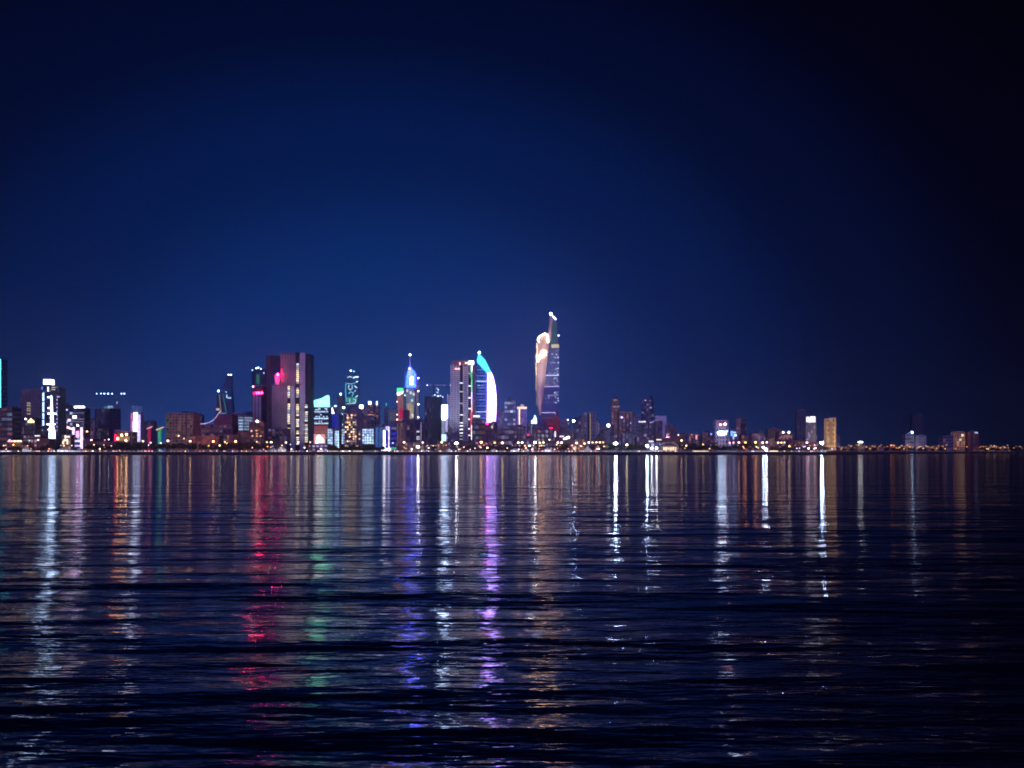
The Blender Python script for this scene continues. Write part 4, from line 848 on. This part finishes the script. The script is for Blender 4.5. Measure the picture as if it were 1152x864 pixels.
# --- low blocks and slabs filling the feet of the skyline
for lab, x0, x1, yt, D, wall, n, cols in [
    ('low shop block with a long warm lit canopy at the far left shore', 8, 25, 496.6, 1600, 'sand', 2, DIMW),
    ('low dark block with pink windows below the yellow crown sign', 26, 46, 490, 1620, 'plum', 8, [('rose', .5), ('white', .6)]),
    ('low brick block left of the glowing white spire foot', 44, 55, 494, 1610, 'brick', 5, DIMW),
    ('low dark block right of the glowing portal tower', 95, 104, 494, 1640, 'plum', 5, [('rose', .3)]),
    ('low reddish block under the dark twin glass towers', 104, 131, 497.4, 1630, 'brick', 6, DIMW),
    ('reddish low-rise left of the curved roof block', 217, 228, 491, 1640, 'brick', 6, DIMW),
    ('reddish villa row block under the curved roof block', 228, 246, 490.6, 1630, 'brick', 9, DIMW),
    ('reddish low-rise with lit windows under the pale striped office block', 255, 268, 489.6, 1630, 'brick', 10, DIMW),
    ('reddish low-rise with a stepped roof under the pale office block', 267.6, 281, 486.4, 1640, 'brick', 10, DIMW),
    ('plum mid-rise with pinkish windows at the foot of the big slab tower', 297, 323, 482.6, 1700, 'plum', 14, [('rose', .3), ('lilac', .4)]),
    ('low dark hall with pink light under the green-crowned block', 346, 369, 500.6, 1600, 'plum', 8, [('rose', .5), ('lilac', .6)]),
    ('low brown block with warm bulbs left of the navy tower foot', 455, 477, 498, 1610, 'brown', 6, WARM),
    ('low reddish block at the foot of the slim white-panel block', 492, 503, 497, 1610, 'brick', 7, WARM),
    ('dark podium under the broad grey tower', 503, 533, 497.6, 1620, 'plum', 6, DIM),
    ('plum mid-rise with bluish windows under the curved top tower', 560, 576, 484, 1720, 'plum', 16, [('lilac', .5), ('lilac', .25)]),
    ('slate mid-rise with white windows under the cream crown tower', 574, 590, 480, 1760, 'plum', 18, [('lilac', .35), ('white', .8), ('lilac', .2)]),
    ('low plum block with a red sign under the flame finial', 588, 604, 488, 1660, 'plum', 8, [('lilac', .4)]),
    ('dark block with a few white windows at the foot of the tallest tower', 604, 622, 483.6, 1700, 'plum', 9, [('lilac', .4), ('white', .5), ('rose', .3)]),
    ('dark mid-rise with a white lit stair right at the foot of the tallest tower', 618, 631, 487, 1760, 'plum', 6, [('lilac', .5), ('crimson', .3)]),
    ('low warm block behind the lamp cluster left of the grey striped tower', 641, 658, 494.6, 1640, 'brown', 8, WARM),
    ('low dark block under the slim block with light strips', 668, 682, 493, 1720, 'plum', 8, DIMW),
    ('slate low-rise left of the big white shore floodlight', 676, 690, 490, 1800, 'slate', 10, DIM),
    ('slate low-rise with lit windows right of the big white shore floodlight', 700, 718, 488, 1800, 'slate', 14, [('lilac', .3), ('cool', .4)]),
    ('plum low-rise with pale windows left of the low white kiosk', 716, 731, 492, 1750, 'plum', 9, [('lilac', .3)]),
    ('pinkish low block behind the shore pavilion', 748, 768, 493.4, 1700, 'brick', 8, [('rose', .25)]),
    ('faint pink low block between the pavilion and the small pink blocks', 764, 776, 491, 1900, 'mauve', 4, [('rose', .2)]),
    ('faint low slab left of the oval-sign tower', 796, 807, 493, 1900, 'plum', 5, [('rose', .2)]),
    ('low slab between the blue sign and the low-rise with pink windows', 834, 849, 490, 1900, 'plum', 8, [('rose', .25)])]:
    b = G(lab, x0, x1, yt, D, wall, n, cols, name='low_block', cat='building', plant=(yt < 486), depth=22)
    if x0 == 8:
        for px in (11, 14.2, 17.4, 20.6, 23.6): b.pane('canopy_light', px - 1.4, px + 1.2, 495.4, 497.2, E('cream' if px > 14.5 else 'rose', 1.3), proud=2)
        b.pane('lit_front', 13.6, 24.6, 498, 504, E('amber', .13), proud=.8); b.lamp(15.6, 500.4, 'amber', 2.4, 1.2)
    if x0 == 44: b.pane('light_bar', 39.4, 45, 489.6, 491, E('white', .9))
    if x0 == 588: b.pane('red_sign', 592.6, 596, 480.2 + 7.6, 481.6 + 7.8, E('crimson', .9), proud=2)
    if x0 == 618: b.pane('lit_stair', 624, 625.4, 486, 491.6, E('white', 1.0), proud=.9)
flood(265, 495, 1630, (1, .35, .25), 60000, dist=60, drop=5, size=110); flood(230, 495, 1630, (1, .35, .25), 60000, dist=60, drop=5, size=110)

# hazy back row: blocks that only show as dim faces between the nearer towers
r = random.Random(77)
for x0, x1, yl, yh, where, grp in ((0, 130, 470, 484, 'dim hazy block in the back row behind the white spire and portal towers', 'back row at the left'), (215, 300, 474, 486, 'dim hazy block in the back row behind the curved roof block', 'back row behind the curved roof'), (350, 450, 462, 478, 'dim hazy block in the back row behind the white-lit grid blocks', 'back row behind the grid blocks'),
                                   (470, 535, 470, 484, 'dim hazy block in the back row behind the navy and grey towers', 'back row behind the grey tower'), (556, 606, 470, 484, 'dim hazy block in the back row between the sail tower and the tallest tower', 'back row beside the sail tower'), (628, 690, 474, 488, 'dim hazy block in the back row around the grey striped tower', 'back row at the striped tower'),
                                   (688, 765, 476, 488, 'dim hazy block in the back row around the pale peaked tower', 'back row at the peaked tower'), (764, 862, 486, 495, 'dim pinkish block in the back row around the oval-sign tower', 'back row at the oval-sign tower'), (858, 942, 489, 497, 'dim pinkish block in the back row around the crown-sign tower', 'back row at the crown-sign tower')):
    x = x0
    while x < x1 - 5:
        w_ = r.uniform(5, 11)
        b = G(where, x, x + w_, r.uniform(yl, yh), r.uniform(2350, 2750), r.choice(('plum', 'slate', 'mauve', 'concrete')), 7, [('lilac', .5), ('rose', .5), ('warm', .45), ('cool', .6)], name='back_row_block', cat='building', group=grp, depth=26)
        x += w_ + r.uniform(-1.5, 5)
# ------------------------------------------------------------------ things along the shore
# white marquees
def marquee(label, px, half, ytop, D, st):
    a = empty('marquee', label, 'tent', (X(px, D), D, GZ)); k = D / F; h = Z(ytop, D) - GZ
    w = half * k
    MB().loft([[(-w, -5, h * .45), (w, -5, h * .45), (w, 5, h * .45), (-w, 5, h * .45)], [(-w * .3, -1.2, h * .8), (w * .3, -1.2, h * .8), (w * .3, 1.2, h * .8), (-w * .3, 1.2, h * .8)], [(-.3, -.3, h), (.3, -.3, h), (.3, .3, h), (-.3, .3, h)]]).build('canvas_roof', W('white'), a)
    MB().box(-w + .4, w - .4, -4.5, 4.5, .05, h * .44).build('lit_wall', E('white', round(st * .5, 2)), a)
for lab, px, half, yt, st in (('low white marquee lit from within left of the slab tower lights', 308, 3.6, 503.6, .8), ('larger white marquee lit from within under the big slab tower', 317.4, 4.2, 500.6, 1.2), ('white marquee with a bright front at the far left shore', 6, 4.6, 505.4, 1.8),
                              ('small peaked white tent below the yellow crown sign', 28.6, 2.2, 500.6, 1.1), ('small white tent next to the peaked one at the left shore', 32.4, 1.8, 503.4, 1.3), ('wide bright white marquee in front of the pale yellowish block', 70, 4.4, 503.4, 1.8), ('white marquee below the glowing portal', 80, 4, 505, 1.6),
                              ('low lilac-white marquee under the glowing portal right side', 90, 4.6, 505.4, 1.3), ('pale marquee beside the glowing spire foot', 57.6, 2.6, 504, .7), ('white marquee in front of the broad grey tower podium', 505, 3, 503.8, .8),
                              ('bluish white marquee in front of the tallest tower', 616, 3.6, 502.6, 1.6), ('low white marquee left of the tallest tower', 592, 3, 503.6, .9), ('long low white marquee right of the sail tower', 579, 5, 503.8, 1.5), ('small white marquee under the red-lit trees', 556, 4, 504.4, .9), ('pale marquee below the grey striped tower', 661, 3.6, 502, .9)):
    marquee(lab, px, half, yt, 1540, st)
# strips of light lying behind the parapet under the dark trees
for lab, x0, x1, st in (('strip of white promenade light under the green-crowned block', 358, 364, 1.6), ('strip of white promenade light under the bright grid pair', 369, 381, 1.1), ('strip of white promenade light left of the gold tower trees', 383.4, 395, 1.5), ('strip of white promenade light under the gold windowed tower', 397, 408, 1.5), ('dim strip of promenade light under the widest grid block', 411, 421, .6),
                        ('strip of greenish light under the teal trees right of the pavilion', 779, 797, 1.6), ('strip of pale light under the dark tree right of the big floodlight', 701, 716, .6), ('strip of pale light left of the big white shore floodlight', 684, 699, .4), ('strip of cold light under the oval-sign tower', 808, 828, .5), ('strip of bright greenish light beside the shore twin floods', 866, 874, 2.0)):
    a = empty('strip_light', lab, 'strip light', (X((x0 + x1) / 2, 1514), 1514, GZ)); w = (x1 - x0) * 1514 / F
    MB().box(-w / 2, w / 2, -.3, .3, .9, 2.1).build('light_tube', E('cream' if st > 1 else 'cool', round(st * .6, 2)), a)
    MB().box(-w / 2 + .2, w / 2 - .2, -.2, .2, 0, .88).build('base', METAL, a)
# street lamps: (x, y of the head, colour, strength, radius m)
LAMPS = [(11, 495, 'rose', 7, 1.3), (33.6, 495.5, 'white', 4, 1.2), (43, 495, 'rose', 9, 1.5), (98, 485.4, 'warm', 9, 1.6), (103, 495, 'rose', 8, 1.6), (112.4, 505, 'cream', 10, 1.1), (117, 500.6, 'rose', 5, 1.2), (134.6, 506.6, 'warm', 4, 1.0),
         (150, 488.8, 'warm', 13, 1.7), (161, 496.4, 'warm', 11, 1.5), (169.6, 498, 'white', 6, 1.3), (181, 498.4, 'white', 6, 1.2), (189, 496, 'warm', 14, 1.6), (197, 487.2, 'cream', 6, 1.3), (201, 490.2, 'cream', 7, 1.3), (207, 493.4, 'warm', 6, 1.3), (214, 496.4, 'warm', 14, 1.5), (180, 507 - .4, 'white', 4, .8),
         (240, 496.6, 'warm', 16, 1.6), (247.2, 501.2, 'cream', 9, 1.2), (235, 501.4, 'amber', 5, 1.3), (236.6, 506.8, 'rose', 4, .9), (265.2, 496.6, 'warm', 16, 1.6), (289, 497, 'cream', 6, 1.1), (300.4, 497.4, 'warm', 8, 1.3), (305.2, 497.4, 'cream', 10, 1.5), (292.4, 507 - .2, 'lilac', 4, 1.0), (321.8, 497.8, 'warm', 9, 1.4),
         (328, 505.4, 'white', 8, 1.1), (335.6, 497.4, 'warm', 10, 1.4), (342.6, 503.6, 'white', 6, 1.3), (349, 497.6, 'rose', 7, 1.3), (357.4, 497.8, 'rose', 9, 1.4), (361, 505, 'white', 7, 1.2), (433.6, 500.4, 'lilac', 7, 1.2), (442, 498.4, 'lilac', 6, 1.2), (454.6, 497.6, 'warm', 12, 1.5), (463.2, 505.4, 'white', 10, 1.2), (470.4, 502.8, 'white', 12, 2.1), (475.6, 497.8, 'warm', 9, 1.4), (481, 501.4, 'lilac', 5, 1.1), (480, 506.8, 'lilac', 4, .9), (490.4, 501.2, 'lilac', 3, 1.1),
         (497, 497.6, 'warm', 12, 1.6), (513.4, 498.6, 'white', 15, 2.2), (516, 505.4, 'cream', 6, 1.1), (529, 505.8, 'lilac', 6, 1.0), (537, 498.4, 'red', 4, 1.6), (541.4, 497.6, 'amber', 14, 1.9), (546.6, 498.8, 'red', 4, 1.6), (540.4, 501.2, 'red', 3, 1.6), (548.4, 503.8, 'cream', 11, 1.2), (556.6, 498, 'orange', 11, 1.5), (565.2, 498.2, 'gold', 13, 1.8), (583, 498, 'cream', 9, 1.6), (587.4, 498, 'cream', 10, 1.6),
         (590.6, 501.4, 'warm', 7, 1.3), (595.6, 501.6, 'cool', 6, 1.2), (602, 497.8, 'white', 13, 1.8), (607.4, 498.2, 'warm', 10, 1.5), (611.4, 497.8, 'warm', 9, 1.5), (618, 494.6, 'white', 7, 1.3), (624, 505.6, 'rose', 6, 1.1), (627.6, 498, 'warm', 13, 1.5), (631.6, 498, 'warm', 14, 1.5), (645.2, 473.6, 'cool', 10, 1.9), (643.6, 501, 'rose', 7, 1.3), (648.6, 498.4, 'warm', 13, 1.7), (646, 504.8, 'rose', 8, 1.2), (653, 501.6, 'rose', 7, 1.2), (657.6, 499, 'warm', 11, 1.4), (662.4, 497.8, 'cream', 10, 1.4), (666.6, 497.8, 'warm', 9, 1.3), (671, 497.6, 'warm', 9, 1.3), (674.8, 497.6, 'warm', 10, 1.3), (678.6, 497.6, 'orange', 9, 1.3),
         (673.6, 504.8, 'cool', 5, 1.0), (692.6, 498.8, 'cool', 42, 2.2), (705.2, 500.4, 'cream', 14, 1.6), (728, 501.6, 'cool', 26, 1.8), (733.2, 504.4, 'white', 13, 1.4), (738.6, 504, 'white', 15, 1.6), (763, 489.4, 'rose', 9, 1.2), (766.6, 495.6, 'warm', 12, 1.5), (778.4, 489.2, 'rose', 4, 1.1), (820.8, 498, 'rose', 8, 1.3), (825.2, 497.8, 'rose', 8, 1.3), (831.2, 497.8, 'rose', 11, 1.5), (838.4, 497.8, 'orange', 12, 1.6), (836, 502.4, 'warm', 5, 1.2),
         (849.8, 497.6, 'orange', 13, 1.8), (858, 498, 'rose', 11, 1.5), (862.6, 497.6, 'rose', 11, 1.5), (851, 502.6, 'cream', 6, 1.3), (858.6, 503.4, 'cool', 10, 1.5), (861.6, 505.4, 'cool', 22, 1.7), (875.4, 498, 'warm', 9, 1.5), (879, 498, 'warm', 9, 1.4), (882.4, 497.8, 'rose', 8, 1.3), (888, 502, 'warm', 9, 1.4), (896.4, 504.4, 'lilac', 6, 1.1), (907.6, 498, 'rose', 13, 1.6), (904, 502.6, 'lilac', 6, 1.1), (909.6, 504.4, 'lilac', 11, 1.5), (917.4, 504, 'rose', 9, 1.5), (916.4, 500.8, 'rose', 6, 1.2), (924.4, 498.4, 'cool', 34, 2.1), (936, 505, 'lilac', 6, 1.2)]
r = random.Random(55)
for x0, x1, n in ((2, 60, 8), (60, 130, 9), (282, 352, 13), (430, 500, 14), (500, 572, 15), (572, 660, 26), (660, 690, 5), (765, 930, 22)):
    for i in range(n): LAMPS.append((round(r.uniform(x0, x1), 1), round(r.uniform(499.8, 505.6), 1), r.choice(('warm', 'warm', 'rose', 'orange', 'cream', 'lilac', 'amber')), r.choice((3, 5, 8)), r.uniform(.7, 1.1)))
def make_lamp(label, px, hd, col, st, rad, D, group):
    a = empty('street_lamp', label, 'street lamp', (X(px, D), D, GZ), 0, group)
    h = Z(hd, D) - GZ
    p = bpy.data.objects.new('pole', POLE); COL.objects.link(p); p.parent = a; p.scale = (1, 1, max(h - rad * .5, .3))
    if col == 'cool' and st > 9: st *= 2.4
    if col not in ('cool',) and not (col == 'white' and st >= 12): st *= .24
    piece('lamp_head', E(col, st), a, (0, -.5, h), (2 * rad, 1.5 * rad, 1.5 * rad), 'ball')
    if h > 6:
        q = bpy.data.objects.new('bracket', BRACKET); COL.objects.link(q); q.parent = a; q.location = (0, -.2, h + rad * .7); q.scale = (rad, rad, 1)
_m = MB().tube((0, 0, 0), (0, 0, 1), .16, .09, 8); _o = _m.build('pole', METAL); POLE = _o.data; bpy.data.objects.remove(_o)
_o = MB().box(-1, 1, -.8, .8, 0, .22).build('bracket', METAL); BRACKET = _o.data; bpy.data.objects.remove(_o)
ZONES = [(-20, 60, 'before the white spire tower at the left'), (60, 130, 'before the portal tower and the dark glass towers'), (130, 187, 'before the pink-washed slender tower'), (187, 226, 'before the brown hotel block'), (226, 281, 'among dark trees before the curved roof block'), (281, 352, 'at the foot of the big slab tower'), (352, 447, 'before the white-lit grid blocks'),
         (447, 496, 'before the spire tower and navy tower'), (496, 533, 'before the broad grey tower'), (533, 572, 'before the sail tower'), (572, 622, 'before the tallest tower'), (622, 656, 'just right of the tallest tower'), (656, 684, 'before the grey striped tower'), (684, 745, 'by the shore below the pale peaked tower'), (745, 804, 'around the shore pavilion trees'), (804, 845, 'below the oval-sign tower'), (845, 895, 'below the patterned-light block'), (895, 940, 'below the crown-sign and golden towers')]
CN = dict(rose='pinkish', white='white', warm='warm', cream='cream', lilac='lilac', amber='amber', cool='cold white', red='red', orange='orange', gold='golden')
ORD = ['first', 'second', 'third', 'fourth', 'fifth', 'sixth', 'seventh', 'eighth', 'ninth', 'tenth', 'eleventh', 'twelfth', 'thirteenth', 'fourteenth', 'fifteenth', 'sixteenth', 'seventeenth', 'eighteenth', 'nineteenth', 'twentieth']
for a0, a1, where in ZONES:
    here = sorted([q for q in LAMPS if a0 <= q[0] < a1])
    by = {}
    for q in here: by.setdefault(CN[q[2]], []).append(q)
    for cn, qs in by.items():
        for i, (px, py, c, st, rad) in enumerate(qs):
            lab = f'{cn} street lamp {where}' if len(qs) == 1 else f'{ORD[min(i, 19)]} {cn} street lamp from the left {where}'
            make_lamp(lab, px, py, c, st, rad, (1750 if py < 490 else 1532 if py > 499.5 else 1538) if px < 935 else shore(px) + 40, 'street lamps along the waterfront')
# the warm string of lamps on the far right spit
r = random.Random(12)
RL = []
x = 944.0
while x < 1151:
    dens = 1.0 if x < 1005 else .55
    c = r.choice(('warm', 'orange', 'amber', 'warm', 'cream', 'orange')); big = r.random()
    RL.append((x, r.uniform(500.2, 504.8) if x < 1010 else r.uniform(500.6, 505.6), c, r.uniform(3, 9) * (.55 if x < 1000 else 1.0), 1.3 + big * 1.2)); x += r.uniform(1.7, 5.2) * dens
sp = {}
for q in RL: sp.setdefault((CN[q[2]], 0 if q[0] < 1010 else 1 if q[0] < 1060 else 2 if q[0] < 1105 else 3), []).append(q)
SPW = ['on the dim near part of the right spit', 'below the grey towers on the right spit', 'below the brick towers on the right spit', 'at the right tip of the spit']
for (cn, z), qs in sp.items():
    for i, (px, py, c, st, rad) in enumerate(qs):
        make_lamp(f'{ORD[min(i, 19)]} {cn} lamp from the left {SPW[z]}', px, py, c, round(st * .6, 1), rad, shore(px) + r.uniform(25, 160), 'street lamps on the right spit')

# small bollard lights along the promenade edge
r = random.Random(90)
BZ = [(-5, 60, 'left end of the promenade, below the white spire tower'), (60, 130, 'promenade below the portal tower and dark glass towers'), (130, 228, 'promenade below the pink-washed tower and brown hotel'), (228, 300, 'promenade below the curved roof block'), (300, 370, 'promenade below the big slab tower'), (370, 450, 'promenade below the white-lit grid blocks'),
      (450, 535, 'promenade below the spire, navy and grey towers'), (535, 625, 'promenade below the sail tower and tallest tower'), (625, 690, 'promenade below the grey striped tower'), (690, 765, 'promenade left of the shore pavilion'), (845, 932, 'promenade below the crown-sign tower')]
for x0, x1, where in BZ:
    x = x0 + 1
    while x < x1:
        D = r.uniform(1509, 1526)
        a = empty('bollard_light', 'small glowing bollard light on the ' + where, 'bollard light', (X(x, D), D, GZ), 0, 'bollard lights on the ' + where)
        c = r.choice(('warm', 'rose', 'warm', 'cream', 'lilac', 'amber', 'white'))
        p = bpy.data.objects.new('pole', POLE); COL.objects.link(p); p.parent = a; p.scale = (1, 1, 1.3)
        piece('lamp_head', E(c, r.choice((1.0, 1.6, 2.4))), a, (0, 0, 1.6), (1.3, 1.1, .9), 'ball'); x += r.choice((1.8, 2.6, 3.5, 5, 8))
# ------------------------------------------------------------------ trees
LEAF = wallmat('dark_foliage', (.085, .080, .045), .5, .7); LEAF2 = wallmat('olive_foliage', (.12, .085, .05), .5, .7); BARK = wallmat('bark', (.09, .06, .045), .3)
def crown_mesh(seed, mat, lobes):
    r = random.Random(seed); m = MB()
    for cx, cy, cz, rr in lobes:
        for i in range(150):
            u = r.uniform(-1, 1); t = r.uniform(0, 6.283); q = rr * (r.random() ** .4)
            s_ = math.sqrt(1 - u * u); p = (cx + q * s_ * math.cos(t) * 1.15, cy + q * s_ * math.sin(t) * 1.1, cz + q * u * .85)
            L = r.uniform(.05, .11); a = [r.gauss(0, 1) for _ in range(3)]; b = [r.gauss(0, 1) for _ in range(3)]
            na = math.sqrt(sum(x * x for x in a)); nb = math.sqrt(sum(x * x for x in b)); n = len(m.v)
            for sa, sb in ((-1, -.4), (.3, -1), (1, .4), (-.3, 1)): m.v.append(tuple(p[k] + (a[k] / na * sa + b[k] / nb * sb) * L for k in range(3)))
            m.f.append((n, n + 1, n + 2, n + 3))
    o = m.build('crown', mat); me = o.data; bpy.data.objects.remove(o); return me
def trunk_mesh(seed):
    r = random.Random(seed); m = MB(); m.tube((0, 0, 0), (.02, 0, .45), .045, .03, 7)
    for i in range(5):
        t = i * 1.26 + r.random(); m.tube((.02, 0, .36 + .03 * i), (.24 * math.cos(t), .24 * math.sin(t), .62 + r.uniform(0, .12)), .02, .008, 5)
    o = m.build('trunk', BARK); me = o.data; bpy.data.objects.remove(o); return me
KINDS_T = [(crown_mesh(1, LEAF, [(0, 0, .68, .26), (-.22, .05, .58, .2), (.23, -.04, .6, .2), (.05, .1, .84, .16)]), trunk_mesh(1)), (crown_mesh(2, LEAF2, [(0, 0, .62, .24), (-.3, 0, .55, .17), (.3, .05, .54, .18), (-.1, -.1, .76, .2), (.16, 0, .78, .16)]), trunk_mesh(2)),
           (crown_mesh(3, LEAF, [(0, 0, .56, .2), (0, 0, .74, .19), (.04, .02, .89, .11), (-.12, 0, .46, .15), (.13, 0, .48, .15)]), trunk_mesh(3))]
def tree(px, ytop, wpx, kind, label, group, D=None):
    D = D or 1565; D += TR.uniform(-14, 14)
    a = empty('tree', label, 'tree', (X(px, D), D, GZ), TR.uniform(0, 6.28), group)
    h = Z(ytop, D) - GZ; w = wpx * D / F / 1.0
    c, t = KINDS_T[kind]
    for nm, me in (('crown', c), ('trunk', t)):
        o = bpy.data.objects.new(nm, me); COL.objects.link(o); o.parent = a; o.scale = (w, w, h)
TR = random.Random(31)
BELTS = [(0, 46, 503.5, 2, 9, 'small dark tree in the left shore row before the marquees', 'trees at the left end'), (46, 62, 500, 1.5, 8, 'dark tree at the foot of the glowing white spire', 'trees at the white spire'), (100, 131, 499.5, 1.6, 10, 'dark reddish tree before the dark glass towers', 'trees before the dark glass towers'),
         (131, 187, 498.6, 1.6, 11, 'dark reddish tree before the plaza pavilion and lit stands', 'trees before the plaza pavilion'), (187, 228, 498.4, 1.2, 11, 'dark reddish tree before the brown hotel block', 'trees before the hotel'), (228, 298, 498, 2, 11, 'dark tree before the reddish low-rises', 'trees before the reddish low-rises'),
         (368, 432, 502, 1.5, 9, 'dark tree before the white-lit grid blocks', 'trees before the grid blocks'), (516, 560, 501.5, 1.6, 9, 'dark reddish tree before the sail tower', 'trees before the sail tower'), (560, 600, 502, 1.5, 8, 'dark tree right of the sail tower foot', 'trees right of the sail tower'),
         (628, 642, 500.6, 1.2, 9, 'dark tree just right of the tallest tower foot', 'trees right of the tallest tower'), (664, 690, 500.4, 1.4, 11, 'dark tree under the warm lamp row of the grey striped tower', 'trees at the lamp row'), (694, 726, 499.8, 1.8, 12, 'dark bluish tree around the big white floodlight', 'trees at the big floodlight'),
         (762, 806, 499, 2.4, 12, 'greenish lit tree right of the shore pavilion', 'trees right of the pavilion'), (806, 850, 500, 1.8, 10, 'dark tree below the oval-sign tower', 'trees below the oval-sign tower'), (866, 932, 502.4, 1.4, 9, 'dark tree below the patterned-light and crown-sign towers', 'trees at the right of the city')]
for x0, x1, yt, var, wp, lab, grp in BELTS:
    x = x0 + 2
    while x < x1:
        tree(x, yt + TR.uniform(-var, var), wp * TR.uniform(.8, 1.25), TR.choice((0, 0, 1, 1, 2)), lab, grp); x += wp * TR.uniform(.42, .72)
for px, yt, wp, lab in ((396.6, 500, 13, 'big dark round tree left of the gold windowed tower foot'), (416.6, 499.2, 14, 'big dark round tree below the widest white-lit grid block'), (385, 503, 10, 'smaller dark tree beside the big round one under the thin grid block')):
    tree(px, yt, wp, 0, lab, None, 1530)
x = 950
while x < 1145:
    tree(x, TR.uniform(502.6, 504.6), 7 * TR.uniform(.8, 1.2), TR.choice((0, 1)), 'dark tree among the warm lamps on the right spit', 'trees on the right spit', shore(x) + TR.uniform(60, 150)); x += TR.uniform(4.5, 9)

# ------------------------------------------------------------------ night air over the bay
HAZE = (.00011, (.90, .86, .98), .80)
def haze():
    m = bpy.data.materials.new('haze'); m.use_nodes = True; nt = m.node_tree; nt.nodes.clear()
    out = nt.nodes.new('ShaderNodeOutputMaterial'); v = nt.nodes.new('ShaderNodeVolumePrincipled')
    v.inputs['Color'].default_value = (*HAZE[1], 1); v.inputs['Density'].default_value = HAZE[0]; v.inputs['Anisotropy'].default_value = HAZE[2]
    nt.links.new(v.outputs[0], out.inputs['Volume'])
    o = MB().box(-5800, 5800, -700, 6500, -3, 400).build('haze', m); o['kind'] = 'stuff'
haze()

# ------------------------------------------------------------------ camera and render settings
cam = bpy.data.cameras.new('camera'); cam.lens = 35; cam.sensor_width = 36; cam.sensor_fit = 'HORIZONTAL'
cam.shift_y = (HY - 432) / 1152
cam.clip_start = .1; cam.clip_end = 30000
co = bpy.data.objects.new('camera', cam); COL.objects.link(co); co.location = (0, 0, CZ); co.rotation_euler = (R(90), 0, 0)
S.camera = co
S.view_settings.view_transform = 'Standard'; S.view_settings.look = 'None'; S.view_settings.exposure = 0; S.view_settings.gamma = 1
S.view_settings.use_curve_mapping = False
S.render.engine = 'CYCLES'
cy = S.cycles
cy.use_denoising = True; cy.denoiser = 'OPENIMAGEDENOISE'; cy.denoising_input_passes = 'RGB_ALBEDO_NORMAL'; cy.use_adaptive_sampling = False
cy.max_bounces = 4; cy.diffuse_bounces = 1; cy.glossy_bounces = 2; cy.transmission_bounces = 2; cy.volume_bounces = 0
cy.sample_clamp_indirect = 4; cy.use_light_tree = True; cy.caustics_reflective = True
cy.filter_width = 1.8
